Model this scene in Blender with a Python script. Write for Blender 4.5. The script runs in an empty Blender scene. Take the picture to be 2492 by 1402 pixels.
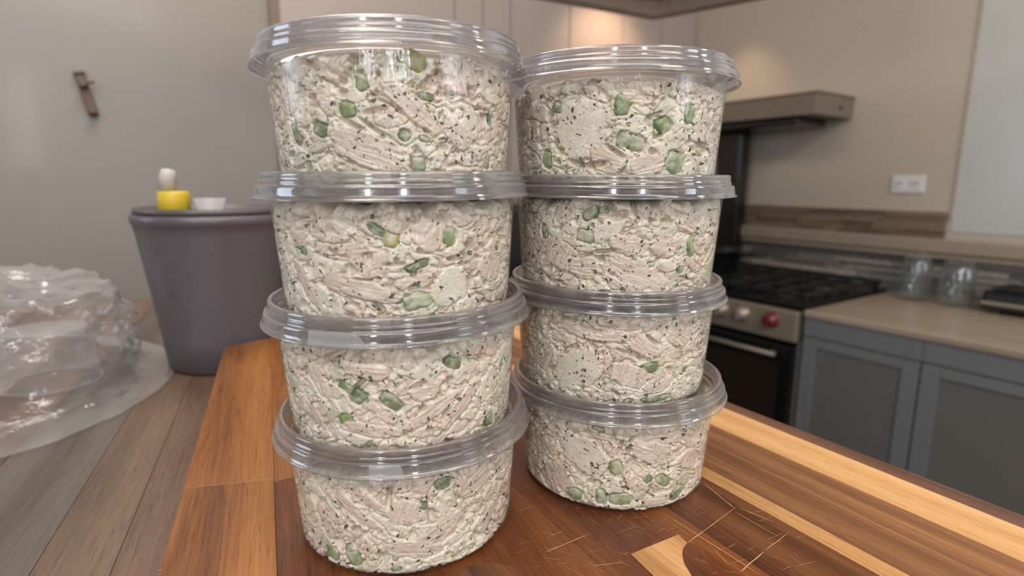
import bpy, bmesh, math, random
import numpy as np
from mathutils import Vector, Matrix, Euler

PI = math.pi
S = bpy.context.scene
COL = S.collection

# ------------------------------------------------------------------ camera
ZC = 1.306                                  # camera height above the floor
FPX, PITCH, ROLL = 1384.393, -0.18284, 0.00666
cp, sp = math.cos(PITCH), math.sin(PITCH)
cr, sr = math.cos(ROLL), math.sin(ROLL)
FWD = Vector((0, cp, sp)); UPV = Vector((0, -sp, cp)); RX = Vector((1, 0, 0))
RIGHT = RX * cr + UPV * sr
UP = RX * -sr + UPV * cr
cam = bpy.data.cameras.new('camera')
cam.sensor_width = 36.0
cam.lens = FPX / 2492 * 36.0
cam.clip_start = 0.01; cam.clip_end = 30
cam.dof.use_dof = True
cam.dof.focus_distance = 0.265
cam.dof.aperture_fstop = cam.lens / 2.7
co = bpy.data.objects.new('camera', cam); COL.objects.link(co)
M = Matrix((RIGHT, UP, -FWD)).transposed().to_4x4()
M.translation = Vector((0, 0, ZC))
co.matrix_world = M
S.camera = co

def ray(x, y):
    """direction (y-forward, camera at the origin) of a point of the 2492x1402 frame"""
    a, b = (x - 1246) / FPX, (701 - y) / FPX
    return RIGHT * a + UP * b + FWD
def at_z(x, y, z):
    r = ray(x, y); return r * (z / r.z)
def at_plane(x, y, n, d):
    r = ray(x, y); return r * (d / r.dot(n))

# kitchen directions: UU runs along the counters away from the camera, VV towards the counter wall
A0 = math.radians(34.5)
UU = Vector((-math.sin(A0), math.cos(A0), 0)); VV = Vector((math.cos(A0), math.sin(A0), 0))
VF, DW, DU, HC = 1.796, 2.429, 1.957, -0.396     # cabinet fronts, right wall, back wall, counter height (all from the camera)
KM = Matrix((UU, VV, Vector((0, 0, 1)))).transposed().to_4x4()
KM.translation = Vector((0, 0, ZC))              # local (u, v, z rel. camera) -> world
ZT = -0.16423                                    # board surface
ZI = -0.200                                      # island surface

# ------------------------------------------------------------------ light
S.view_settings.view_transform = 'Standard'
S.view_settings.look = 'None'
S.view_settings.gamma = 1.0
S.view_settings.use_curve_mapping = False
S.view_settings.exposure = 0.0
S.cycles.transparent_max_bounces = 40
S.cycles.max_bounces = 10
S.cycles.caustics_reflective = False
S.cycles.caustics_refractive = False
wd = bpy.data.worlds.new('world'); S.world = wd; wd.use_nodes = True
wb = wd.node_tree.nodes['Background']
wb.inputs[0].default_value = (0.92, 0.93, 1.0, 1); wb.inputs[1].default_value = 0.22

def area(name, loc, target, sx, sy, power, col):
    l = bpy.data.lights.new(name, 'AREA'); l.shape = 'RECTANGLE'
    l.size, l.size_y, l.energy, l.color = sx, sy, power, col
    o = bpy.data.objects.new(name, l); COL.objects.link(o)
    o.location = loc
    o.rotation_euler = (Vector(target) - Vector(loc)).to_track_quat('-Z', 'Y').to_euler()
    return o
def spot(name, loc, target, power, col, ang=80, blend=.8, r=.03):
    l = bpy.data.lights.new(name, 'SPOT'); l.energy, l.color = power, col
    l.spot_size = math.radians(ang); l.spot_blend = blend; l.shadow_soft_size = r
    o = bpy.data.objects.new(name, l); COL.objects.link(o)
    o.location = loc
    o.rotation_euler = (Vector(target) - Vector(loc)).to_track_quat('-Z', 'Y').to_euler()
    return o
TG = (0, .28, ZC - .05)
area('window_and_fill_light', (-0.42, -1.7, 1.75), TG, .13, .70, 9, (.90, .95, 1.0))
area('window_and_fill_light', (0.55, -1.7, 1.75), TG, .13, .70, 9, (.90, .95, 1.0))
area('window_and_fill_light', (3.1, -1.2, 1.9), (1.6, 1.6, 1.0), .8, 1.2, 20, (.86, .93, 1.0))
area('window_and_fill_light', (-2.3, .1, 1.75), (-.5, .5, 1.15), .7, .9, 7, (.72, .84, 1.0))  # unseen cool source added for bluish reflections on the bag
area('overhead_softbox_light', (.1, -1.1, 2.55), (0, .3, ZC - .2), 2.2, .22, 28, (1, .98, .95))  # softbox added behind the camera to draw bright lines along the lid ribs
area('ceiling_lamp_light', (-.3, .2, 2.62), (-.1, .45, 1.0), .5, .5, 8, (1, .86, .70))
area('kitchen_fill_light', (-.45, 1.0, 2.60), (-.6, 1.1, 0), .7, .7, 14, (1, .93, .86))  # unseen fill added to brighten the background walls
area('kitchen_fill_light', (1.75, .45, 2.60), (2.0, 1.3, 1.3), .5, .5, 15, (1, .92, .82))  # unseen fill added so the right wall brightens away from the corner
area('ceiling_lamp_light', (.9, -.2, 2.62), (.9, .2, 1.0), .5, .5, 8, (1, .88, .74))

# ------------------------------------------------------------------ helpers
def lin(r, g, b):
    f = lambda c: (c / 255 / 12.92) if c / 255 <= .04045 else ((c / 255 + .055) / 1.055) ** 2.4
    return (f(r), f(g), f(b), 1)

def link(o, parent=None):
    COL.objects.link(o)
    if parent is not None: o.parent = parent
    return o
def obj(name, me, mat=None, parent=None, M=None):
    o = bpy.data.objects.new(name, me)
    if mat is not None and not me.materials: me.materials.append(mat)
    link(o, parent)
    if M is not None: o.matrix_local = M
    return o
def empty(name, loc, rot=(0, 0, 0)):
    o = bpy.data.objects.new(name, None); o.empty_display_size = .02
    o.location = loc; o.rotation_euler = rot
    return link(o)
def tag(o, label=None, cat=None, group=None, kind=None):
    if label: o['label'] = label
    if cat: o['category'] = cat
    if group: o['group'] = group
    if kind: o['kind'] = kind
    return o
def mesh_bm(bm, name, smooth=False):
    me = bpy.data.meshes.new(name)
    bmesh.ops.recalc_face_normals(bm, faces=bm.faces)
    bm.to_mesh(me); bm.free()
    if smooth:
        me.polygons.foreach_set('use_smooth', [True] * len(me.polygons))
    return me
def box_bm(bm, a, b, bev=0, seg=2):
    """axis-aligned box from corner a to corner b"""
    r = bmesh.ops.create_cube(bm, size=1)
    vs = r['verts']
    c = [(a[i] + b[i]) / 2 for i in range(3)]; s = [abs(b[i] - a[i]) for i in range(3)]
    for v in vs: v.co = Vector((c[0] + v.co.x * s[0], c[1] + v.co.y * s[1], c[2] + v.co.z * s[2]))
    if bev:
        es = list({e for v in vs for e in v.link_edges})
        bmesh.ops.bevel(bm, geom=es, offset=bev, segments=seg, affect='EDGES', profile=.5)
def box(name, a, b, mat, parent=None, bev=0, seg=2, M=None):
    bm = bmesh.new(); box_bm(bm, a, b, bev, seg)
    return obj(name, mesh_bm(bm, name), mat, parent, M)
def prism_bm(bm, pts, z0, z1, bev=0):
    """vertical prism over an xy polygon"""
    lo = [bm.verts.new((p[0], p[1], z0)) for p in pts]
    hi = [bm.verts.new((p[0], p[1], z1)) for p in pts]
    n = len(pts)
    fs = [bm.faces.new(lo[::-1]), bm.faces.new(hi)]
    for i in range(n): fs.append(bm.faces.new((lo[i], lo[(i + 1) % n], hi[(i + 1) % n], hi[i])))
    if bev:
        es = [e for e in fs[1].edges]
        bmesh.ops.bevel(bm, geom=es, offset=bev, segments=2, affect='EDGES', profile=.5)
def lathe_me(name, prof, n=96, smooth=True, closed=False):
    """surface of revolution from (r, h) points"""
    vs, fs = [], []
    th = [2 * PI * i / n for i in range(n)]
    m = len(prof)
    for r, h in prof:
        for t in th: vs.append((r * math.cos(t), r * math.sin(t), h))
    for j in range(m - 1 + (1 if closed else 0)):
        for i in range(n):
            a, b = j * n + i, j * n + (i + 1) % n
            k = (j + 1) % m
            fs.append((a, b, k * n + (i + 1) % n, k * n + i))
    me = bpy.data.meshes.new(name); me.from_pydata(vs, [], fs)
    bm = bmesh.new(); bm.from_mesh(me)
    bmesh.ops.remove_doubles(bm, verts=bm.verts, dist=1e-6)
    bmesh.ops.recalc_face_normals(bm, faces=bm.faces)
    bm.to_mesh(me); bm.free()
    if smooth: me.polygons.foreach_set('use_smooth', [True] * len(me.polygons))
    return me
def tube_me(name, pts, r, n=8):
    vs, fs = [], []
    pts = [Vector(p) for p in pts]
    for i, p in enumerate(pts):
        d = (pts[min(i + 1, len(pts) - 1)] - pts[max(i - 1, 0)]).normalized()
        a = d.orthogonal().normalized() if i == 0 else (a - d * a.dot(d)).normalized()
        b = d.cross(a)
        for k in range(n):
            t = 2 * PI * k / n
            vs.append(p + a * (r * math.cos(t)) + b * (r * math.sin(t)))
    for i in range(len(pts) - 1):
        for k in range(n):
            fs.append((i * n + k, i * n + (k + 1) % n, (i + 1) * n + (k + 1) % n, (i + 1) * n + k))
    fs.append(tuple(range(n))[::-1]); fs.append(tuple(range((len(pts) - 1) * n, len(pts) * n)))
    me = bpy.data.meshes.new(name); me.from_pydata([tuple(v) for v in vs], [], fs)
    me.polygons.foreach_set('use_smooth', [True] * len(me.polygons))
    return me

# ------------------------------------------------------------------ materials
class NT:
    def __init__(s, name):
        s.m = bpy.data.materials.new(name); s.m.use_nodes = True
        s.t = s.m.node_tree; s.t.nodes.clear()
        s.out = s.n('ShaderNodeOutputMaterial')
    def n(s, typ, **kw):
        x = s.t.nodes.new(typ)
        for k, v in kw.items():
            if k.startswith('i_'):
                x.inputs[int(k[2:]) if k[2:].isdigit() else k[2:].replace('_', ' ')].default_value = v
            else: setattr(x, k, v)
        return x
    def l(s, a, b): s.t.links.new(a, b)
    def math(s, op, a, b=None, c=None, clamp=False):
        x = s.n('ShaderNodeMath', operation=op); x.use_clamp = clamp
        for i, v in enumerate((a, b, c)):
            if v is None: continue
            if isinstance(v, (int, float)): x.inputs[i].default_value = v
            else: s.l(v, x.inputs[i])
        return x.outputs[0]
    def mix(s, f, a, b, blend='MIX'):
        x = s.n('ShaderNodeMix', data_type='RGBA', blend_type=blend)
        for i, v in ((0, f), (6, a), (7, b)):
            if isinstance(v, (int, float)): x.inputs[i].default_value = v
            elif isinstance(v, tuple): x.inputs[i].default_value = v
            else: s.l(v, x.inputs[i])
        return x.outputs[2]
    def ramp(s, f, stops, interp='LINEAR'):
        x = s.n('ShaderNodeValToRGB'); x.color_ramp.interpolation = interp
        e = x.color_ramp.elements
        while len(e) < len(stops): e.new(.5)
        for q, (p, c) in zip(e, stops): q.position = p; q.color = c if isinstance(c, tuple) else (c, c, c, 1)
        s.l(f, x.inputs[0]); return x.outputs[0]
    def mapping(s, coord='Object', scale=(1, 1, 1), rot=(0, 0, 0), loc=(0, 0, 0), rand=False):
        tc = s.n('ShaderNodeTexCoord'); mp = s.n('ShaderNodeMapping')
        mp.inputs['Scale'].default_value = scale; mp.inputs['Rotation'].default_value = rot
        mp.inputs['Location'].default_value = loc
        src = tc.outputs[coord]
        if rand:
            oi = s.n('ShaderNodeObjectInfo'); v = s.n('ShaderNodeVectorMath', operation='SCALE')
            cx = s.n('ShaderNodeCombineXYZ')
            for i in range(3): s.l(oi.outputs['Random'], cx.inputs[i])
            s.l(cx.outputs[0], v.inputs[0]); v.inputs['Scale'].default_value = 7.3
            ad = s.n('ShaderNodeVectorMath', operation='ADD')
            s.l(src, ad.inputs[0]); s.l(v.outputs[0], ad.inputs[1]); src = ad.outputs[0]
        s.l(src, mp.inputs[0]); return mp.outputs[0]
    def noise(s, vec, scale, detail=3, rough=.55, dist=0):
        x = s.n('ShaderNodeTexNoise'); x.inputs['Scale'].default_value = scale
        x.inputs['Detail'].default_value = detail; x.inputs['Roughness'].default_value = rough
        x.inputs['Distortion'].default_value = dist
        s.l(vec, x.inputs['Vector']); return x.outputs['Fac']
    def bsdf(s, col, rough=.5, metal=0, spec=.5, coat=0, bump=None, bstr=.3, bdist=.001, sss=0, sssr=.002):
        b = s.n('ShaderNodeBsdfPrincipled')
        if isinstance(col, tuple): b.inputs['Base Color'].default_value = col
        else: s.l(col, b.inputs['Base Color'])
        if isinstance(rough, (int, float)): b.inputs['Roughness'].default_value = rough
        else: s.l(rough, b.inputs['Roughness'])
        b.inputs['Metallic'].default_value = metal
        b.inputs['Specular IOR Level'].default_value = spec
        b.inputs['Coat Weight'].default_value = coat
        b.inputs['Coat Roughness'].default_value = .12
        if sss:
            b.inputs['Subsurface Weight'].default_value = sss
            b.inputs['Subsurface Radius'].default_value = (1, .8, .6); b.inputs['Subsurface Scale'].default_value = sssr
        if bump is not None:
            q = s.n('ShaderNodeBump'); q.inputs['Strength'].default_value = bstr; q.inputs['Distance'].default_value = bdist
            s.l(bump, q.inputs['Height']); s.l(q.outputs[0], b.inputs['Normal'])
        return b
    def done(s, b):
        s.l(b.outputs[0], s.out.inputs['Surface']); return s.m

def simple(name, col, rough=.5, metal=0, var=.08, scale=30, coat=0, bump=.1, bdist=.0005, spec=.5, stretch=(1, 1, 1)):
    """plain surface with faint mottling and relief"""
    t = NT(name); v = t.mapping(scale=stretch)
    n1 = t.noise(v, scale, 4)
    dk = tuple(c * (1 - var) for c in col[:3]) + (1,); lt = tuple(min(1, c * (1 + var)) for c in col[:3]) + (1,)
    c = t.ramp(n1, [(.3, dk), (.7, lt)])
    n2 = t.noise(v, scale * 6, 2)
    r = t.math('MULTIPLY_ADD', n1, .12, rough - .06)
    return t.done(t.bsdf(c, r, metal, spec, coat, n2, bump, bdist))

def wood(name, c_dark, c_mid, c_light, ring=26, rough=.38, coat=.12, streak=1.0):
    """wood with the grain along local x, each board on its own patch of the pattern"""
    t = NT(name)
    v = t.mapping(scale=(1, 9, 9), rand=True)
    w = t.noise(v, 3.0, 3, .5, .6)
    v2 = t.mapping(scale=(2.2, 60, 60), rand=True)
    fib = t.noise(v2, 9, 5, .65)
    v3 = t.mapping(scale=(1, 14, 14), rand=True)
    wav = t.n('ShaderNodeTexWave', wave_type='BANDS', bands_direction='Y')
    wav.inputs['Scale'].default_value = ring / 30; wav.inputs['Distortion'].default_value = 7.5
    wav.inputs['Detail'].default_value = 3; wav.inputs['Detail Scale'].default_value = .8
    t.l(v3, wav.inputs['Vector'])
    f = t.math('MULTIPLY_ADD', wav.outputs['Fac'], .22 * streak, t.math('MULTIPLY', w, .72))
    f = t.math('ADD', f, t.math('MULTIPLY_ADD', fib, .55, -.24))
    c = t.ramp(f, [(.18, c_dark), (.46, c_mid), (.80, c_light)])
    v4 = t.mapping(scale=(14, 220, 220), rand=True)
    pores = t.noise(v4, 4, 2, .5)
    pm = t.ramp(pores, [(.60, 0.0), (.72, 1.0)])
    c = t.mix(t.math('MULTIPLY', pm, .45), c, tuple(x * .55 for x in c_dark[:3]) + (1,))
    r = t.math('MULTIPLY_ADD', fib, .25, rough - .12)
    h = t.math('MULTIPLY_ADD', fib, .6, t.math('MULTIPLY', pm, -.6))
    return t.done(t.bsdf(c, r, 0, .5, coat, h, .25, .0006))

def clear_plastic(name, tint=(.97, .975, .98), milky=.05, edge=.55, rough=.06, bumpy=0, bscale=120, stretch=(1, 1, 1)):
    """thin clear moulded plastic: see-through, glossy towards grazing angles, slightly milky"""
    t = NT(name)
    tr = t.n('ShaderNodeBsdfTransparent'); tr.inputs[0].default_value = (*tint, 1)
    gl = t.n('ShaderNodeBsdfGlossy'); gl.inputs['Roughness'].default_value = rough
    gl.inputs['Color'].default_value = (.95, .95, .97, 1)
    lw = t.n('ShaderNodeLayerWeight'); lw.inputs['Blend'].default_value = .5
    f5 = t.math('POWER', lw.outputs['Facing'], 3.2)
    fac = t.math('MULTIPLY_ADD', f5, edge, .045, clamp=True)
    if bumpy:
        v = t.mapping(scale=stretch); nz = t.noise(v, bscale, 4, .6)
        b = t.n('ShaderNodeBump'); b.inputs['Strength'].default_value = bumpy; b.inputs['Distance'].default_value = .002
        t.l(nz, b.inputs['Height']); t.l(b.outputs[0], gl.inputs['Normal'])
    m1 = t.n('ShaderNodeMixShader'); t.l(fac, m1.inputs[0]); t.l(tr.outputs[0], m1.inputs[1]); t.l(gl.outputs[0], m1.inputs[2])
    df = t.n('ShaderNodeBsdfDiffuse'); df.inputs[0].default_value = (.80, .80, .83, 1)
    tl = t.n('ShaderNodeBsdfTranslucent'); tl.inputs[0].default_value = (.80, .80, .83, 1)
    md = t.n('ShaderNodeMixShader'); md.inputs[0].default_value = .5
    t.l(df.outputs[0], md.inputs[1]); t.l(tl.outputs[0], md.inputs[2])
    m2 = t.n('ShaderNodeMixShader')
    mk = t.math('MULTIPLY_ADD', f5, milky * 2.2, milky, clamp=True)
    t.l(mk, m2.inputs[0])
    t.l(m1.outputs[0], m2.inputs[1]); t.l(md.outputs[0], m2.inputs[2])
    return t.done(m2)

def salad_mat():
    t = NT('salad'); v = t.mapping(rand=True)
    at = t.n('ShaderNodeVertexColor', layer_name='mixture')
    sep = t.n('ShaderNodeSeparateColor'); t.l(at.outputs['Color'], sep.inputs[0])
    chick, green, fib = sep.outputs[0], sep.outputs[1], sep.outputs[2]
    n1 = t.noise(v, 260, 4, .6); n2 = t.noise(v, 900, 3, .6); n3 = t.noise(v, 90, 3, .5)
    mayo = t.ramp(n1, [(.3, lin(211, 200, 177)), (.7, lin(231, 221, 200))])
    meat = t.ramp(t.math('MULTIPLY_ADD', fib, .6, t.math('MULTIPLY', n2, .45)), [(.25, lin(194, 172, 151)), (.75, lin(231, 214, 195))])
    f = t.math('MULTIPLY_ADD', t.math('SUBTRACT', n3, .5), .8, chick, clamp=True)
    c = t.mix(f, mayo, meat)
    g = t.math('MULTIPLY', green, t.ramp(n1, [(.35, 0.0), (.6, 1.0)]))
    c = t.mix(t.math('MULTIPLY', g, .62), c, lin(168, 164, 132))
    # herbs and pepper seen through a film of dressing
    vo = t.n('ShaderNodeTexVoronoi', feature='F1'); vo.inputs['Scale'].default_value = 330; vo.inputs['Randomness'].default_value = 1
    wv = t.n('ShaderNodeVectorMath', operation='MULTIPLY_ADD')
    nc = t.n('ShaderNodeTexNoise'); nc.inputs['Scale'].default_value = 800; t.l(v, nc.inputs['Vector'])
    t.l(nc.outputs['Color'], wv.inputs[0]); wv.inputs[1].default_value = (.0011, .0011, .0011); t.l(v, wv.inputs[2])
    t.l(wv.outputs[0], vo.inputs['Vector'])
    sc = t.n('ShaderNodeSeparateColor'); t.l(vo.outputs['Color'], sc.inputs[0])
    keep = t.math('GREATER_THAN', sc.outputs[0], .66)
    size = t.math('MULTIPLY_ADD', sc.outputs[1], .28, .10)
    spot_ = t.ramp(t.math('DIVIDE', vo.outputs['Distance'], size), [(.55, 1.0), (1.0, 0.0)])
    pat = t.ramp(t.noise(v, 70, 2), [(.38, .25), (.62, 1.0)])
    sf = t.math('MULTIPLY', t.math('MULTIPLY', spot_, keep), pat)
    c = t.mix(t.math('MULTIPLY', sf, .8), c, t.mix(sc.outputs[2], lin(74, 76, 60), lin(112, 96, 76)))
    h = t.math('MULTIPLY_ADD', n2, .5, n1)
    b = t.bsdf(c, t.ramp(n1, [(.3, .28), (.7, .5)]), 0, .5, .15, h, .5, .0010, sss=.0)
    return t.done(b)

def celery_mat(name, core, skin):
    t = NT(name); v = t.mapping(rand=True)
    at = t.n('ShaderNodeTexCoord'); sx = t.n('ShaderNodeSeparateXYZ'); t.l(at.outputs['Generated'], sx.inputs[0])
    n1 = t.noise(v, 420, 3); n2 = t.noise(v, 170, 2)
    e = t.ramp(t.math('MULTIPLY_ADD', n1, .35, sx.outputs[0]), [(.2, 1.0), (.55, 0.0)])
    c = t.mix(e, core, skin)
    smear = t.ramp(t.math('MULTIPLY_ADD', n1, .35, n2), [(.60, 0.0), (.78, 1.0)])
    c = t.mix(t.math('MULTIPLY', smear, .8), c, lin(190, 186, 162))
    return t.done(t.bsdf(c, .34, 0, .5, .08, n1, .4, .0008))

M_plastic = clear_plastic('clear_tub_plastic', milky=.020, edge=.50, bumpy=.12, bscale=60, stretch=(7, 7, .6))
M_lid = clear_plastic('clear_lid_plastic', milky=.075, edge=.85, rough=.05, bumpy=.05, bscale=140)
def moulded(name, share=.5, milky=.05):
    """clear moulded shell of real thickness: part of it refracts, the rest lets the view pass straight"""
    m = clear_plastic(name + '_film', milky=milky, edge=.9, rough=.03, bumpy=.05, bscale=1, stretch=(9, 9, 1500))
    m.name = name; t = m.node_tree; out = [n for n in t.nodes if n.type == 'OUTPUT_MATERIAL'][0]
    src = out.inputs['Surface'].links[0].from_socket
    g = t.nodes.new('ShaderNodeBsdfGlass'); g.inputs['IOR'].default_value = 1.45; g.inputs['Roughness'].default_value = .0
    g.inputs['Color'].default_value = (.97, .97, .98, 1)
    x = t.nodes.new('ShaderNodeMixShader'); x.inputs[0].default_value = share
    t.links.new(src, x.inputs[1]); t.links.new(g.outputs[0], x.inputs[2]); t.links.new(x.outputs[0], out.inputs['Surface'])
    return m
M_lid = moulded('clear_lid_plastic', .46, .09)
M_frost = clear_plastic('frosted_tab_plastic', milky=.34, edge=.4, rough=.3)
M_bag = clear_plastic('crinkled_film', milky=.11, edge=.75, rough=.12, bumpy=.9, bscale=40)
M_tubm = clear_plastic('ribbed_tub_plastic', milky=.16, edge=.7, rough=.08)
M_glass = clear_plastic('jar_glass', tint=(.93, .95, .95), milky=.03, edge=.9, rough=.03)
M_salad = salad_mat()
M_cel = [celery_mat('celery_pale', lin(134, 147, 98), lin(80, 102, 48)),
         celery_mat('celery_dark', lin(108, 122, 84), lin(58, 78, 44)),
         celery_mat('celery_yellow', lin(168, 158, 88), lin(128, 128, 56))]
M_fleck = simple('dried_herb', lin(72, 74, 52), .6, var=.5, scale=900)
M_fleck2 = simple('ground_pepper', lin(88, 74, 58), .6, var=.5, scale=900)
W_light = wood('board_light_stave', lin(150, 102, 60), lin(196, 148, 96), lin(216, 174, 122), ring=24)
W_brown = wood('board_brown_stave', lin(84, 52, 32), lin(126, 84, 54), lin(158, 112, 74), ring=34)
W_dark = wood('board_dark_stave', lin(54, 30, 18), lin(92, 54, 32), lin(126, 80, 50), ring=30)
W_edge = wood('board_edge_stave', lin(66, 42, 32), lin(98, 66, 50), lin(118, 84, 66), ring=30)
W_honey = wood('board_honey_stave', lin(82, 44, 18), lin(130, 80, 36), lin(158, 106, 52), ring=14, streak=.8)
W_rust = wood('board_rust_stave', lin(62, 30, 14), lin(98, 52, 24), lin(130, 76, 36), ring=14)
M_scratch = simple('bare_scratched_wood', lin(206, 164, 120), .8, var=.15, scale=300)
W_i = [wood('island_taupe', lin(74, 58, 47), lin(100, 80, 65), lin(122, 102, 84), ring=12, rough=.5, coat=0),
       wood('island_brown', lin(66, 48, 38), lin(96, 74, 60), lin(122, 98, 82), ring=12, rough=.5, coat=0),
       wood('island_sand', lin(94, 78, 62), lin(122, 103, 84), lin(142, 123, 102), ring=12, rough=.5, coat=0),
       wood('island_grey', lin(64, 55, 50), lin(84, 75, 69), lin(102, 93, 85), ring=12, rough=.5, coat=0)]
M_wallb = simple('glossy_grey_wall_panel', lin(142, 134, 127), .42, var=.02, scale=2.2, bump=.12, bdist=.006, coat=.08)
M_wallt = simple('pale_wall_board', lin(176, 163, 157), .42, var=.02, scale=3, bump=.05)
M_wallr = simple('beige_wall_panel', lin(190, 179, 164), .34, var=.02, scale=2, bump=.1, bdist=.002)
M_wallr2 = simple('pale_grey_wall_panel', lin(192, 194, 192), .22, var=.02, scale=2, bump=.1, bdist=.003)
M_joint = simple('joint_strip', lin(178, 164, 144), .5)
M_ceil = simple('ceiling_paint', lin(200, 192, 182), .8)
M_floor = simple('floor_tile', lin(92, 84, 78), .5, scale=8)
M_steel = simple('brushed_steel', lin(176, 160, 142), .36, .55, var=.06, scale=20, stretch=(1, 1, 30), bump=.1)
M_steeld = simple('dull_shelf_steel', lin(132, 122, 110), .45, .35, var=.06, scale=15)
M_black = simple('black_enamel', lin(22, 21, 21), .25, 0, var=.2, scale=40, coat=.3)
M_iron = simple('cast_iron', lin(26, 25, 25), .5, 0, var=.3, scale=200, bump=.4)
M_ovglass = simple('oven_window_glass', lin(46, 36, 30), .08, 0, var=.1, scale=5, coat=.8)
M_red = simple('red_knob_plastic', lin(112, 30, 22), .3, 0, coat=.4)
M_cab = simple('grey_cabinet_paint', lin(122, 124, 126), .34, 0, var=.03, scale=12, coat=.15)
M_cabp = simple('grey_cabinet_panel_paint', lin(112, 108, 104), .38, 0, var=.03, scale=12)
M_count = wood('tan_counter_laminate', lin(150, 134, 114), lin(168, 151, 130), lin(184, 168, 148), ring=8, rough=.32, coat=.2, streak=.5)
M_ledge = simple('taupe_ledge', lin(158, 142, 126), .38, var=.04, scale=10)
M_white = simple('white_plastic', lin(222, 222, 220), .4)
M_trim = simple('taupe_trim', lin(124, 108, 94), .5)
M_cap = simple('dull_white_cap', lin(176, 170, 164), .5)
M_slot = simple('dark_slot', lin(60, 58, 56), .6)
M_tub = simple('grey_plastic_tub', lin(84, 79, 83), .36, 0, var=.14, scale=14, stretch=(1, 1, .12), bump=.1, coat=.1)
M_tubl = simple('dark_grey_lid', lin(86, 80, 80), .35)
M_yellow = simple('yellow_label', lin(190, 162, 30), .45)
M_green = simple('green_leaf', lin(84, 104, 74), .5)
M_hook = simple('dark_bronze', lin(92, 76, 60), .4, .5)
M_canopy = simple('wood_tone_canopy', lin(222, 198, 178), .42, var=.08, scale=9, stretch=(1, 8, 8))
M_canopyd = simple('canopy_underside', lin(190, 176, 162), .5, var=.1, scale=12)
def stone_mat(name, a, b):
    t = NT(name); v = t.mapping(scale=(6, 30, 60), rand=True); n = t.noise(v, 4, 4, .6)
    v2 = t.mapping(rand=True); n2 = t.noise(v2, 120, 3)
    c = t.ramp(n, [(.3, a), (.7, b)])
    return t.done(t.bsdf(c, .45, 0, .5, 0, t.math('ADD', n, n2), .4, .002))
M_stone = [stone_mat('stone_charcoal', lin(84, 81, 79), lin(120, 115, 112)), stone_mat('stone_grey', lin(110, 104, 100), lin(148, 142, 134)),
           stone_mat('stone_pale', lin(138, 130, 122), lin(176, 168, 156))]
M_stoneb = [stone_mat('stone_umber', lin(100, 84, 68), lin(130, 110, 92)), stone_mat('stone_tan', lin(118, 98, 80), lin(152, 130, 108)),
            stone_mat('stone_sand', lin(124, 106, 88), lin(156, 136, 114))]

# ------------------------------------------------------------------ room shell
def kbox(name, u0, u1, v0, v1, z0, z1, mat, parent=None, bev=0):
    """box in kitchen coordinates; the object's origin sits at its middle"""
    c = ((u0 + u1) / 2, (v0 + v1) / 2, (z0 + z1) / 2)
    h = ((u1 - u0) / 2, (v1 - v0) / 2, (z1 - z0) / 2)
    M = KM @ Matrix.Translation(c)
    if parent is not None: M = parent.matrix_world_k.inverted() @ M if hasattr(parent, 'matrix_world_k') else WM[parent.name].inverted() @ M
    bm = bmesh.new(); box_bm(bm, (-h[0], -h[1], -h[2]), h, bev)
    o = obj(name, mesh_bm(bm, name), mat, parent)
    o.matrix_local = M
    WM[o.name] = (WM[parent.name] @ M) if parent is not None else M
    return o
WM = {}
def kempty(name, u, v, z):
    o = bpy.data.objects.new(name, None); o.empty_display_size = .05; link(o)
    M = KM @ Matrix.Translation((u, v, z)); o.matrix_world = M; WM[o.name] = M
    return o
FLZ = -ZC
floor = tag(kbox('floor', -2.2, DU + .1, -3.2, DW + .1, FLZ - .1, FLZ, M_floor), kind='structure')
ceil = tag(kbox('ceiling', -1.2, DU + .1, -2.2, DW + .1, 1.36, 1.46, M_ceil), kind='structure')
wall_back = tag(kbox('wall_back', DU, DU + .1, -2.2, DW + .1, FLZ, 1.36, M_wallb), kind='structure')
wall_right = tag(kbox('wall_right', -1.2, DU, DW, DW + .1, FLZ, 1.36, M_wallr), kind='structure')
# pale boards on the back wall beyond the stacks
ve = [.462, 1.077, 1.199, 1.324, 1.62, 1.93, 2.18, 2.425]
for i in range(len(ve) - 1):
    kbox('wall_board', DU - .012, DU, ve[i] + .0025, ve[i + 1] - .0025, FLZ, 1.355, M_wallt, wall_back, .002)
tag(kbox('trim_1', DU - .022, DU, .435, .462, FLZ, 1.355, M_trim), kind='structure')
# beige and pale panels with a joint strip on the right wall
kbox('wall_panel', -.9, .788, DW - .003, DW, -.16, 1.355, M_wallr2, wall_right)
kbox('joint_strip', .789, .795, DW - .005, DW, -.12, 1.355, M_joint, wall_right)

# stacked stone strips behind the range and the counter, brown ones above the ledge
rnd = random.Random(4)
def strips(u0, u1, z0, z1, mats, hmin, hmax):
    z = z0
    while z < z1 - .004:
        hh = min(rnd.uniform(hmin, hmax), z1 - z)
        u = u0
        while u < u1 - .01:
            L = min(rnd.uniform(.10, .30), u1 - u)
            kbox('stone_strip', u + .0007, u + L - .0007, DW - rnd.uniform(.008, .02), DW, z + .0006, z + hh - .0006, rnd.choice(mats), wall_right)
            u += L
        z += hh
strips(.0, DU - .001, HC - .02, -.262, M_stone, .010, .021)
strips(.800, 1.64, -.186, -.088, M_stoneb, .006, .011)

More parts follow.
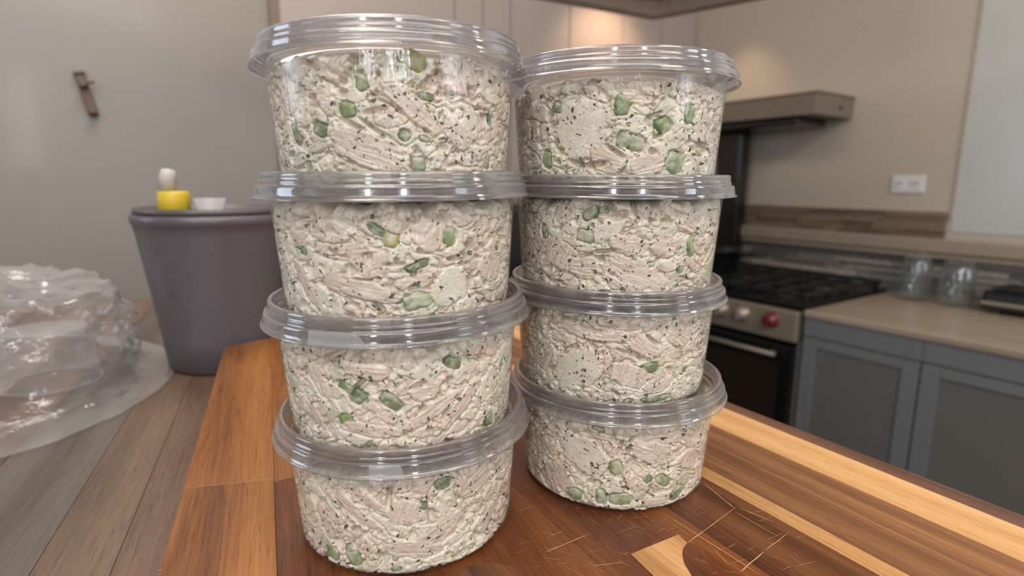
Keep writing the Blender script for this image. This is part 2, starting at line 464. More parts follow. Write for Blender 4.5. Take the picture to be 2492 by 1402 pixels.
# ledge, outlet
led = kempty('wall_ledge', .8, DW, -.22)
tag(led, 'long taupe wall ledge running above the dark stone strips', 'ledge')
kbox('ledge_shelf', -.3, DU - .001, DW - .055, DW - .021, -.236, -.186, M_ledge, led, .006)
kbox('ledge_rail', -.3, DU - .001, DW - .045, DW - .021, -.256, -.237, M_ledge, led, .003)
ot = kempty('wall_outlet', .939, DW, .005)
tag(ot, 'white rectangular outlet plate on the beige right wall', 'outlet')
kbox('cover_plate', .884, .994, DW - .007, DW - .0005, -.027, .037, M_white, ot, .003)
for s in (-1, 1):
    f_ = kbox('socket', .939 + s * .027 - .016, .939 + s * .027 + .016, DW - .0095, DW - .007, -.011, .021, M_white, ot, .002)
    for q in (-1, 1):
        kbox('slot', .939 + s * .027 + q * .006 - .0015, .939 + s * .027 + q * .006 + .0015, DW - .0105, DW - .0094, .002, .012, M_slot, f_)

# ------------------------------------------------------------------ cabinets and counter
cabs = [(.605, .941, 'grey shaker base cabinet beside the range'),
        (.268, .605, 'grey shaker base cabinet second from the range'),
        (-.07, .268, 'grey shaker base cabinet at the right edge of the photo')]
for a, b, lb in cabs:
    c = kempty('base_cabinet', (a + b) / 2, VF, FLZ)
    tag(c, lb, 'cabinet', 'grey cabinets under the tan counter')
    kbox('carcass', a + .0008, b - .0008, VF + .02, DW - .03, FLZ + .09, HC - .024, M_cab, c)
    kbox('apron', a + .0008, b - .0008, VF + .001, VF + .0195, -.4805, HC - .024, M_cab, c, .001)
    d = kbox('door', a + .0025, b - .0025, VF + .006, VF + .0185, FLZ + .12, -.4845, M_cabp, c)
    st = .044
    zt_, zb_ = -.4845, FLZ + .12
    kbox('door_stile', a + .0025, a + .0025 + st, VF - .001, VF + .0055, zb_, zt_, M_cab, d, .0015)
    kbox('door_stile', b - .0025 - st, b - .0025, VF - .001, VF + .0055, zb_, zt_, M_cab, d, .0015)
    kbox('door_rail', a + .003 + st, b - .003 - st, VF - .001, VF + .0055, zt_ - .030, zt_, M_cab, d, .0015)
    kbox('door_rail', a + .003 + st, b - .003 - st, VF - .001, VF + .0055, zb_, zb_ + .05, M_cab, d, .0015)
    kbox('plinth', a + .0008, b - .0008, VF + .06, DW - .04, FLZ, FLZ + .0895, M_black, c)
ct = kbox('countertop', -.35, .942, VF - .008, DW - .022, HC - .023, HC, M_count, bev=.005)
tag(ct, 'tan laminate countertop on the grey cabinets', 'countertop')

# ------------------------------------------------------------------ range
rg = kempty('range', 1.40, VF, FLZ)
tag(rg, 'black and stainless gas range with a red knob left of the grey cabinets', 'stove')
RU0, RU1 = .953, 1.86
kbox('body', RU0, RU1, VF + .04, DW - .03, FLZ + .1, HC - .012, M_black, rg)
kbox('side_trim', RU0, RU0 + .012, VF + .018, VF + .039, FLZ + .1, -.51, M_steel, rg)
kbox('cooktop', RU0, RU1, VF + .005, DW - .03, HC - .0115, HC + .008, M_black, rg, .003)
pan = kbox('control_panel', RU0 + .004, RU1, VF - .012, VF + .037, -.512, HC - .012, M_steel, rg, .006)
def knob(u, z, mat, r=.024):
    prof = [(0, 0), (r * 1.15, 0), (r * 1.15, .004), (r * .92, .006), (r * .85, .026), (r * .6, .030), (0, .030)]
    me = lathe_me('knob', prof, 24)
    o = obj('knob', me, mat, rg)
    Mw = KM @ Matrix.Translation((u, VF - .0125, z)) @ Matrix.Rotation(PI / 2, 4, 'X')
    o.matrix_local = WM[rg.name].inverted() @ Mw
    WM[o.name] = Mw
    k2 = kbox('grip', u - .004, u + .004, VF - .052, VF - .043, z - r * .8, z + r * .8, mat, o, .001)
    return o
k_ = knob(1.045, -.449, M_red); k_['label'] = 'dark red knob'
for u, m in ((1.155, M_steel), (1.24, M_steel), (1.34, M_steel), (1.46, M_red), (1.58, M_steel), (1.70, M_red)):
    knob(u, -.449, m)
dr = kbox('oven_door', RU0 + .015, 1.60, VF - .004, VF + .038, -1.14, -.530, M_black, rg, .004)
kbox('oven_window', RU0 + .06, 1.50, VF - .0075, VF - .0042, -.93, -.595, M_ovglass, dr, .001)
hn = obj('handle', tube_me('handle', [(-.26, 0, 0), (.26, 0, 0)], .008, 10), M_steeld, dr)
hM = KM @ Matrix.Translation((1.27, VF - .035, -.560)); hn.matrix_local = WM[dr.name].inverted() @ hM; WM[hn.name] = hM
for u in (1.03, 1.51): kbox('handle_post', u - .006, u + .006, VF - .03, VF - .0045, -.566, -.554, M_steeld, dr)
kbox('lower_drawer', RU0 + .015, 1.60, VF, VF + .038, -1.2, -1.145, M_black, rg, .003)
# burners and grates
for iu, u in enumerate((1.10, 1.40, 1.70)):
    for v in (VF + .17, VF + .42):
        me = lathe_me('burner', [(0, .012), (.022, .012), (.026, .008), (.026, .004), (.040, .003), (.042, 0), (0, 0)], 20)
        o = obj('burner', me, M_steeld, rg); Mw = KM @ Matrix.Translation((u, v, HC + .008))
        o.matrix_local = WM[rg.name].inverted() @ Mw
    bm = bmesh.new()
    for du_ in (-.135, -.045, .045, .135):
        box_bm(bm, (du_ - .006, -.27, .022), (du_ + .006, .27, .036), .002, 1)
    for dv in (-.26, -.13, 0, .13, .26):
        box_bm(bm, (-.135, dv - .006, .021), (.135, dv + .006, .0345), .002, 1)
    for a in (-.13, .13):
        for b in (-.25, .25): box_bm(bm, (a - .007, b - .007, 0), (a + .007, b + .007, .023))
    o = obj('grate', mesh_bm(bm, 'grate'), M_iron, rg)
    o.matrix_local = WM[rg.name].inverted() @ KM @ Matrix.Translation((u, VF + .295, HC + .009))
# black back riser of the range and its high shelf
kbox('riser_post', 1.58, 1.70, DW - .11, DW - .03, HC + .01, .232, M_black, rg, .012)
kbox('riser_post', 1.80, 1.86, DW - .11, DW - .03, HC + .01, .232, M_black, rg, .005)
kbox('riser_brace', 1.25, 1.86, DW - .25, DW - .03, .228, .2575, M_black, rg, .008)
sh = kempty('high_shelf', 1.5, DW - .15, .26)
tag(sh, 'grey steel high shelf on the right wall above the range', 'shelf')
kbox('shelf_box', 1.165, 1.94, DW - .275, DW - .001, .258, .334, M_steeld, sh, .002)
kbox('top_sheet', 1.160, 1.94, DW - .280, DW - .002, .3345, .341, M_steeld, sh, .001)
o = obj('bolt', lathe_me('bolt', [(0, .004), (.008, .004), (.010, 0), (0, 0)], 12), M_slot, sh)
o.matrix_local = WM[sh.name].inverted() @ KM @ Matrix.Translation((1.165, DW - .10, .292)) @ Matrix.Rotation(-PI / 2, 4, 'Y')
# saucepan on the range
pn = kempty('saucepan', 1.43, VF + .18, HC + .046)
tag(pn, 'dark saucepan on the left of the range behind the right stack', 'pan')
me = lathe_me('pot', [(0, 0), (.085, 0), (.095, .008), (.098, .09), (.102, .092), (.102, .096), (.094, .096), (.090, .010), (0, .006)], 40)
obj('pot', me, M_black, pn)
obj('pan_handle', tube_me('pan_handle', [(-.09, 0, .075), (-.14, -.01, .085), (-.24, -.02, .095)], .009, 8), M_iron, pn)

# jars and griddle on the counter
def jar(u, v, r, h, lb, lidm):
    j = kempty('glass_jar', u, v, HC); tag(j, lb, 'jar', 'clear jars on the tan counter')
    pr = [(0, .002), (r * .92, .0), (r, .006), (r, h * .80), (r * .86, h * .90), (r * .80, h), (r * .76, h), (r * .82, h * .90), (r - .003, h * .79), (r - .003, .009), (0, .006)]
    obj('jar_body', lathe_me('jar_body', pr, 40), M_glass, j)
    obj('jar_lid', lathe_me('jar_lid', [(0, h + .022), (r * .30, h + .022), (r * .34, h + .010), (r * .84, h + .006), (r * .86, h + .0005), (0, h + .0005)], 32), lidm, j)
jar(.824, DW - .14, .046, .150, 'clear glass jar nearest the range on the tan counter', M_glass)
jar(.705, DW - .13, .050, .140, 'clear glass jar next to the black griddle', M_glass)
gd = kempty('griddle', .45, DW - .12, HC); tag(gd, 'low black griddle with a pale front trim on the counter right of the jars', 'griddle')
kbox('griddle_body', .20, .615, DW - .20, DW - .04, HC + .012, HC + .075, M_black, gd, .01)
kbox('griddle_trim', .20, .615, DW - .208, DW - .2005, HC + .030, HC + .040, M_steel, gd, .002)
for u in (.23, .58): kbox('foot', u - .012, u + .012, DW - .19, DW - .165, HC, HC + .0118, M_black, gd)
kbox('griddle_plate', .22, .595, DW - .19, DW - .05, HC + .0755, HC + .082, M_iron, gd, .003)

# ------------------------------------------------------------------ canopy above the island with its warm lamps
CC = at_z(1590, 50, .45).to_2d(); CA = (at_z(1310, 0, .45).to_2d() - CC).normalized(); CB = (at_z(1855, 0, .45).to_2d() - CC).normalized()
cn = empty('light_canopy', (CC.x, CC.y, ZC + .45))
tag(cn, 'wood toned light canopy hanging above the island at the top of the photo', 'canopy')
def cpoly(nm, pts, z0, z1, mat, bev=.002):
    bm = bmesh.new(); prism_bm(bm, [CA * a_ + CB * b_ for a_, b_ in pts], z0, z1); return obj(nm, mesh_bm(bm, nm), mat, cn)
T_ = .045
cpoly('canopy_board', [(0, 0), (1.0, 0), (1.0, T_), (T_ * 1, T_)], 0, .14, M_canopy)
cpoly('canopy_board', [(0, 0), (T_, T_), (T_, 1.0), (0, 1.0)], .0001, .14, M_canopy)
cpoly('canopy_board', [(1.0, .0), (1.0 + T_, 0), (1.0 + T_, 1.0), (1.0, 1.0)], 0, .14, M_canopy)
cpoly('canopy_board', [(0, 1.0), (1.0 + T_, 1.0), (1.0 + T_, 1.0 + T_), (0, 1.0 + T_)], 0, .14, M_canopy)
cpoly('canopy_panel', [(T_, T_), (.999, T_), (.999, .999), (T_, .999)], .052, .062, M_canopyd)
for k in range(4): cpoly('canopy_slat', [(T_ + .06 + k * .2, T_ + .01), (T_ + .10 + k * .2, T_ + .01), (T_ + .10 + k * .2, .99), (T_ + .06 + k * .2, .99)], .030, .0515, M_canopyd)
for a_, b_ in ((.2, .2), (.8, .8)):
    c_ = CA * a_ + CB * b_; box('hanger', (c_.x - .006, c_.y - .006, .0625), (c_.x + .006, c_.y + .006, .91), M_steeld, cn)
def kw(u, v, z): return tuple(KM @ Vector((u, v, z)))
spot('corner_lamp_light', kw(DU - .30, 1.80, .82), kw(DU, 1.82, .46), 12, (1, .66, .40), 95, 1, .04)
spot('wall_wash_light', kw(1.70, 2.12, .80), kw(1.62, DW, .30), 5, (1, .74, .48), 60, 1, .03)

# wall hook on the back wall
hk = kempty('wall_hook', -.04, DU - .0, .22)
hk.matrix_world = KM @ Matrix.Translation((DU - .02, -.04, .222)) @ Matrix.Rotation(.20, 4, 'X')
WM[hk.name] = hk.matrix_world.copy()
tag(hk, 'dark bronze hook on the glossy grey back wall', 'hook')
def hpart(nm, a, b, bev=.002):
    o = box(nm, a, b, M_hook, hk, bev); return o
hpart('back_plate', (.004, -.011, -.052), (.0195, .011, .052))
hpart('arm', (-.028, -.009, .018), (.0035, .009, .030))
hpart('peg', (-.028, .0095, .022), (-.018, .026, .030))
hpart('lower_arm', (-.020, -.009, -.050), (.0035, .009, -.040))
hpart('plate_cap', (.0, -.013, .0525), (.0195, .013, .060))

# ------------------------------------------------------------------ island
def zpt(x, y, z):
    v = at_z(x, y, z); return (v.x, v.y)
iz0 = ZC + ZI
isl = empty('kitchen_island', (0, .5, iz0 - .04)); tag(isl, 'kitchen island with a streaky brown and taupe plank top under the board', 'kitchen island')
dirL = Vector((-.14, .337)).normalized(); nL = Vector((dirL.y, -dirL.x))   # plank direction and the way across it
org = Vector((-.289, .552))
def clip(poly):
    """keep the side of the island's right-hand edge that lies under the board"""
    p0, p1 = Vector(zpt(1770, 978, ZT)), Vector(zpt(2492, 1255, ZT)); d_ = (p1 - p0).normalized(); n_ = Vector((-abs(d_.y), -abs(d_.x)))
    f_ = lambda q: (q - p0).dot(n_) - .02
    out = []
    for k in range(len(poly)):
        a_, b_ = poly[k], poly[(k + 1) % len(poly)]; fa, fb = f_(a_), f_(b_)
        if fa >= 0: out.append(a_)
        if fa * fb < 0: out.append(a_ + (b_ - a_) * (fa / (fa - fb)))
    return out
edges = []; a = -.62
r2 = random.Random(11)
while a < .62:
    w_ = r2.uniform(.035, .070); edges.append((a, a + w_)); a += w_
order = [1, 2, 1, 0, 3, 1, 0, 2, 1, 3, 0, 1, 2, 0, 1, 3, 0, 1, 0, 3, 1, 2, 0, 1, 0]
for i, (a, b) in enumerate(edges):
    ang = math.atan2(dirL.y, dirL.x)
    poly = clip([org + nL * (a + .0002) + dirL * -.75, org + nL * (b - .0002) + dirL * -.75, org + nL * (b - .0002) + dirL * .50, org + nL * (a + .0002) + dirL * .50])
    if len(poly) < 3: continue
    c = sum(poly, Vector((0, 0))) / len(poly); Rm = Matrix.Rotation(-ang, 2)
    bm = bmesh.new(); prism_bm(bm, [Rm @ (q - c) for q in poly][::-1], -.04, 0)
    o = obj('plank', mesh_bm(bm, 'plank'), W_i[order[i % len(order)]], isl)
    o.location = (c.x, c.y - .5, .04); o.rotation_euler = (0, 0, ang)
bq = clip([org + nL * a_ + dirL * l_ for a_, l_ in ((-.58, -.70), (.60, -.70), (.60, .47), (-.58, .47))])
bm = bmesh.new(); prism_bm(bm, [(q.x, q.y - .5) for q in bq][::-1], .04 - iz0, -.0003); obj('cabinet_body', mesh_bm(bm, 'cabinet_body'), M_cabp, isl)

# ------------------------------------------------------------------ cutting board
bz = ZC + ZT
THK = -ZI + ZT                                   # board thickness
bd = empty('cutting_board', (0, .45, bz - THK)); tag(bd, 'large wooden cutting board of honey, brown and pale staves under both stacks', 'cutting board')
def stave(pts, mat, direction, dz=0.0, name='stave'):
    """one glued stave: polygon corners (xy, from the camera), grain along direction"""
    ang = math.atan2(direction[1], direction[0])
    c = Vector((sum(p[0] for p in pts) / len(pts), sum(p[1] for p in pts) / len(pts)))
    R_ = Matrix.Rotation(-ang, 2)
    loc = [R_ @ (Vector(p) - c) for p in pts]
    # a hairline all round
    q = []
    for v in loc:
        l_ = v.length; q.append(v * (1 - .00012 / max(l_, .01)))
    area_ = sum(q[i].x * q[(i + 1) % len(q)].y - q[(i + 1) % len(q)].x * q[i].y for i in range(len(q)))
    if area_ < 0: q = q[::-1]
    bm = bmesh.new(); prism_bm(bm, q, 0, THK + dz, .0003)
    o = obj(name, mesh_bm(bm, name), mat, bd)
    o.location = (c.x, c.y - .45, 0); o.rotation_euler = (0, 0, ang)
    return o
def Z2(x, y): return Vector(zpt(x, y, ZT))
# far corner, and lines running along the right part of the board
FL, FR = Vector((-.289, .552)), Vector((-.069, .793))
def line(a, b): return (Vector(a), (Vector(b) - Vector(a)).normalized())
def isect(l1, l2):
    p, d = l1; q, e = l2
    den = d.x * e.y - d.y * e.x
    t_ = ((q.x - p.x) * e.y - (q.y - p.y) * e.x) / den
    return p + d * t_
far = line(FL, FR)
near = (Vector((0, .03)), Vector((1, .12)).normalized())
R0 = line(Z2(1770, 978), Z2(2492, 1255))
nR = Vector((-abs(R0[1].y), -abs(R0[1].x)))       # across the board, away from its right edge
def off(d_, tw=0): return (R0[0] + nR * d_, (R0[1] + nR * tw).normalized())
R1, R2_, R2b, R3, R4 = off(.0122, .01), off(.0445, .01), off(.0685, .015), off(.0965, .02), off(.1065, .025)
L0 = line(FL, Z2(385, 1402))
L1 = line(Z2(658, 860), Z2(675, 1402))
def quad(la, lb, s=near, e=far): return [isect(la, s), isect(lb, s), isect(lb, e), isect(la, e)]
dR = R2b[1]
stave(quad(R0, R1), W_edge, R0[1])
stave(quad(R1, R2_), W_light, R1[1])
stave(quad(R2_, R2b), W_brown, R2_[1])
stave(quad(R2b, R3), W_brown, R2b[1])
stave(quad(R3, R4), W_light, R3[1], .0001)
# middle field: dark staves parallel to R4, split by a cross joint, honey ones beyond
X1 = line(Z2(466, 1187), Z2(702, 1163))
X1 = (X1[0], Vector((far[1].x, far[1].y)))
R5 = line(Z2(1590, 1402), Z2(1400, 1262))
M1 = off(.147, .03); M2 = off(.205, .04)
Xa = line(Z2(702, 1163), Z2(1290, 1010))
Xb = line(Z2(1535, 1350), Z2(1650, 1303))
stave([isect(R4, near), isect(M1, near), isect(M1, Xa), isect(R4, Xa)], W_dark, R4[1])
stave([isect(M1, near), isect(M2, near), isect(M2, Xa), isect(M1, Xa)], W_rust, R4[1])
stave([isect(R4, Xa), isect(M1, Xa), isect(M1, far), isect(R4, far)], W_brown, R4[1])
stave([isect(M1, Xa), isect(M2, Xa), isect(M2, far), isect(M1, far)], W_honey, R4[1])
stave([isect(M2, near), isect(L1, near), isect(L1, Xa), isect(M2, Xa)], W_rust, L1[1])
stave([isect(M2, Xa), isect(L1, Xa), isect(L1, far), isect(M2, far)], W_honey, L1[1])
# left field
Xl = line(Z2(466, 1187), Z2(666, 1166))
stave([isect(L0, near), isect(L1, near), isect(L1, Xl), isect(L0, Xl)], W_honey, L0[1])
stave([isect(L0, Xl), isect(L1, Xl), isect(L1, far), isect(L0, far)], W_honey, L0[1], .0001)
# pale inlaid block, rounded where it meets the dark one
ib_ = [Z2(1535, 1350), Z2(1650, 1303), Z2(1672, 1322), Z2(1662, 1336), Z2(1660, 1351), Z2(1664, 1372), Z2(1682, 1402), Z2(1690, 1440), Z2(1620, 1440), Z2(1588, 1400)]
def inlay(name, pts, mat, direction, t_=.0003, lb=None):
    ang = math.atan2(direction[1], direction[0])
    c = sum(pts, Vector((0, 0))) / len(pts); R_ = Matrix.Rotation(-ang, 2)
    q = [R_ @ (p - c) for p in pts]
    ar = sum(q[i].x * q[(i + 1) % len(q)].y - q[(i + 1) % len(q)].x * q[i].y for i in range(len(q)))
    if ar < 0: q = q[::-1]
    bm = bmesh.new(); prism_bm(bm, q, THK - .004, THK + t_)
    o = obj(name, mesh_bm(bm, name), mat, bd); o.location = (c.x, c.y - .45, 0); o.rotation_euler = (0, 0, ang)
    if lb: o['label'] = lb
    return o
inlay('inlaid_block', ib_, W_light, R4[1], .0004, 'pale wedge-shaped block let into the dark wood')
kn = [Z2(1195 + 80 * math.cos(t_) , 1398 + 26 * math.sin(t_)) for t_ in [2 * PI * k / 14 for k in range(14)]]
inlay('knot', kn, W_dark, R4[1], .0003)
# knife scratches: bare light grooves
def scratches():
    segs = [((1613, 1250), (1850, 1402), .35), ((1793, 1235), (1672, 1324), .4), ((1917, 1300), (1862, 1342), .4), ((1788, 1247), (1897, 1310), .25),
            ((1438, 1300), (1324, 1348), .35), ((1715, 1180), (1788, 1240), .45), ((1720, 1320), (1775, 1380), .2), ((1860, 1345), (1800, 1395), .5),
            ((1799, 1238), (1880, 1272), .35), ((1500, 1300), (1560, 1280), .15), ((1330, 1310), (1370, 1295), .2), ((1440, 1380), (1520, 1370), .25),
            ((385, 1390), (395, 1389), .3)]
    rr = random.Random(5)
    for k in range(70):
        x, y = rr.uniform(1250, 1950), rr.uniform(1240, 1400)
        if rr.random() < .5: dx, dy = rr.uniform(10, 50), rr.uniform(-18, -4)
        else: dx, dy = rr.uniform(10, 45), rr.uniform(4, 24)
        segs.append(((x, y), (x + dx, y + dy), rr.uniform(.05, .14)))
    vs, fs = [], []
    for a, b, w_ in segs:
        p, q = Z2(*a), Z2(*b); d = (q - p); n_ = Vector((-d.y, d.x)).normalized() * (w_ * .0005)
        k = 6
        for i in range(k + 1):
            m_ = p + d * (i / k) + n_ * rr.uniform(-.6, .6)
            wd_ = (1 if 0 < i < k else .2) * rr.uniform(.6, 1.2)
            vs += [(m_.x + n_.x * wd_, m_.y + n_.y * wd_ - .45, THK + .00045), (m_.x - n_.x * wd_, m_.y - n_.y * wd_ - .45, THK + .00045)]
        s0 = len(vs) - 2 * (k + 1)
        for i in range(k): fs.append((s0 + 2 * i, s0 + 2 * i + 1, s0 + 2 * i + 3, s0 + 2 * i + 2))
    me = bpy.data.meshes.new('knife_scratches'); me.from_pydata(vs, [], fs)
    o = obj('knife_scratches', me, M_scratch, bd); o['kind'] = 'stuff'
scratches()

# ------------------------------------------------------------------ noise for the salad
rng = np.random.RandomState(7)
PERM = rng.permutation(256); PERM = np.concatenate([PERM, PERM, PERM])
G = rng.normal(size=(256, 3)); G /= np.linalg.norm(G, axis=1)[:, None]
def perlin(P):
    i = np.floor(P).astype(int); f = P - i; i &= 255
    u = f * f * f * (f * (f * 6 - 15) + 10)
    r = 0
    for dx in (0, 1):
        for dy in (0, 1):
            for dz in (0, 1):
                h = PERM[(PERM[(PERM[(i[:, 0] + dx) & 255] + i[:, 1] + dy) & 255] + i[:, 2] + dz) & 255]
                g = G[h]
                d = g[:, 0] * (f[:, 0] - dx) + g[:, 1] * (f[:, 1] - dy) + g[:, 2] * (f[:, 2] - dz)
                w = (u[:, 0] if dx else 1 - u[:, 0]) * (u[:, 1] if dy else 1 - u[:, 1]) * (u[:, 2] if dz else 1 - u[:, 2])
                r = r + d * w
    return r * 1.6
def worley(P):
    """F1, F2 and the id of the nearest cell point"""
    i = np.floor(P).astype(int)
    f1 = np.full(len(P), 9.); f2 = np.full(len(P), 9.); cid = np.zeros(len(P), int)
    for dx in (-1, 0, 1):
        for dy in (-1, 0, 1):
            for dz in (-1, 0, 1):
                c = i + (dx, dy, dz)
                h = PERM[(PERM[(PERM[c[:, 0] & 255] + c[:, 1]) & 255] + c[:, 2]) & 255]
                o = c + .5 + .45 * G[h]
                d = np.sqrt(((P - o) ** 2).sum(1))
                n1 = d < f1
                f2 = np.where(n1, f1, np.minimum(f2, d)); cid = np.where(n1, h, cid); f1 = np.where(n1, d, f1)
    return f1, f2, cid
def sstep(a, b, x):
    t = np.clip((x - a) / (b - a), 0, 1); return t * t * (3 - 2 * t)

# ------------------------------------------------------------------ the stacks
PITCHH, HB, HS, HT = .05363, .05092, .00552, .01053
RT, RB1, RB2, RO = .05712, .05415, .05069, .060
XL, YL, XR, YR = -.05238, .2651, .05689, .31293
OFF = [[(-.00094, .00617, .00023, .00387, -.02142), (-.00033, -.00039, 0, .01405, -.01161), (.00051, -.00375, .0001, .01006, -.01006), (.00108, -.00204, .0004, .00763, -.00893)],
       [(-.00252, -.00143, .00017, .00633, -.00409), (-.00031, -.00054, 0, .01034, -.00292), (.00011, .00276, .0002, .01271, .0026), (.0027, -.0008, .0003, .00676, -.00051)]]
def wall_r(h):
    """inner radius of the tub at height h"""
    base = RB2 + (RB1 - RB2) * h / HB
    rc = .0045
    if h < rc: base -= rc - math.sqrt(max(0, rc * rc - (rc - h) ** 2))
    return base
tub_prof = [(0, .0006)] + [(.040, .0006), (.0415, .0)]
for k in range(7):
    h = .0045 * (1 - math.cos(k / 6 * PI / 2)); tub_prof.append((wall_r(h) + .0002, h))
tub_prof += [(wall_r(h), h) for h in (.010, .018, .026, .034, .042, .048, HB)]
tub_prof += [(RB1 + .0003, HB + .0030), (RB1 + .0012, HB + .0036), (RB1 + .0030, HB + .0038), (RB1 + .0036, HB + .0030), (RB1 + .0037, HB + .0012)]
tub_me = lathe_me('tub', tub_prof, 160)
b_ = HB
lid_prof = [(.0606, b_ - .0004), (.0607, b_ + .0001), (.0603, b_ + .0006), (.0597, b_ + .0009), (.0595, b_ + .0022), (.0593, b_ + .0040), (.0592, b_ + .0046), (.0588, b_ + .0053), (.0583, b_ + .0055),
            (.0580, b_ + .0052), (.0577, b_ + .0054), (.0576, b_ + .0062), (.0577, b_ + .0067), (.0574, b_ + .0072), (.0571, b_ + .0074), (.0571, b_ + .0084), (.0572, b_ + .0090), (.0570, b_ + .0100), (.0565, b_ + HT - .0001), (.0561, b_ + HT), (.0556, b_ + HT),
            (.0551, b_ + .0102), (.0549, b_ + .0096), (.0548, b_ + .0080), (.0545, b_ + .0077), (.0544, b_ + .0060), (.0541, b_ + .0054), (.0538, b_ + .0052), (.0534, b_ + .0035), (.0528, b_ + .0026), (.0516, b_ + .0020),
            (.0500, b_ + .0019), (.0494, b_ + .0014), (.0470, b_ + .0013), (.0465, b_ + .0018), (.0440, b_ + .0018), (.0434, b_ + .0013), (.030, b_ + .0013), (.0294, b_ + .0017), (0, b_ + .0017)]

def shell(prof, th_):
    """closed outline: the profile and its copy th_ further in"""
    inn = []
    for i_, (r_, h_) in enumerate(prof):
        a_, b2_ = prof[max(i_ - 1, 0)], prof[min(i_ + 1, len(prof) - 1)]
        dx_, dy_ = b2_[0] - a_[0], b2_[1] - a_[1]; l_ = math.hypot(dx_, dy_) or 1
        inn.append((max(0, r_ - dy_ / l_ * th_) if r_ > 0 else 0, h_ + dx_ / l_ * th_))
    return prof + inn[::-1]
lid_me = lathe_me('lid', shell(lid_prof, .00035), 192, closed=True)

def cmat(st, k):
    dx, dy, dz, a, b = OFF[st][k]
    x = (XL if st == 0 else XR) + dx; y = (YL if st == 0 else YR) + dy
    z = ZT + (3 - k) * PITCHH + dz
    X = Vector((1, 0, -b)).normalized(); Z = Vector((b, -a, 1)).normalized(); Y = Z.cross(X)
    m = Matrix((X, Y, Z)).transposed().to_4x4(); m.translation = Vector((x, y, z + ZC + .0002)); return m
def pick(Mi, px, py):
    """angle, height and metres per pixel where the view line of a photo point meets a tub wall"""
    r = ray(px, py).normalized(); o_ = Vector((0, 0, ZC)); lo = None
    t_ = .12
    while t_ < .5:
        q = Mi @ (o_ + r * t_)
        if math.hypot(q.x, q.y) < RB2 + (RB1 - RB2) * q.z / HB and -.01 < q.z < .06: break
        t_ += .0003
    else: return None
    return math.atan2(q.y, q.x), q.z, t_ * r.dot(FWD) / FPX

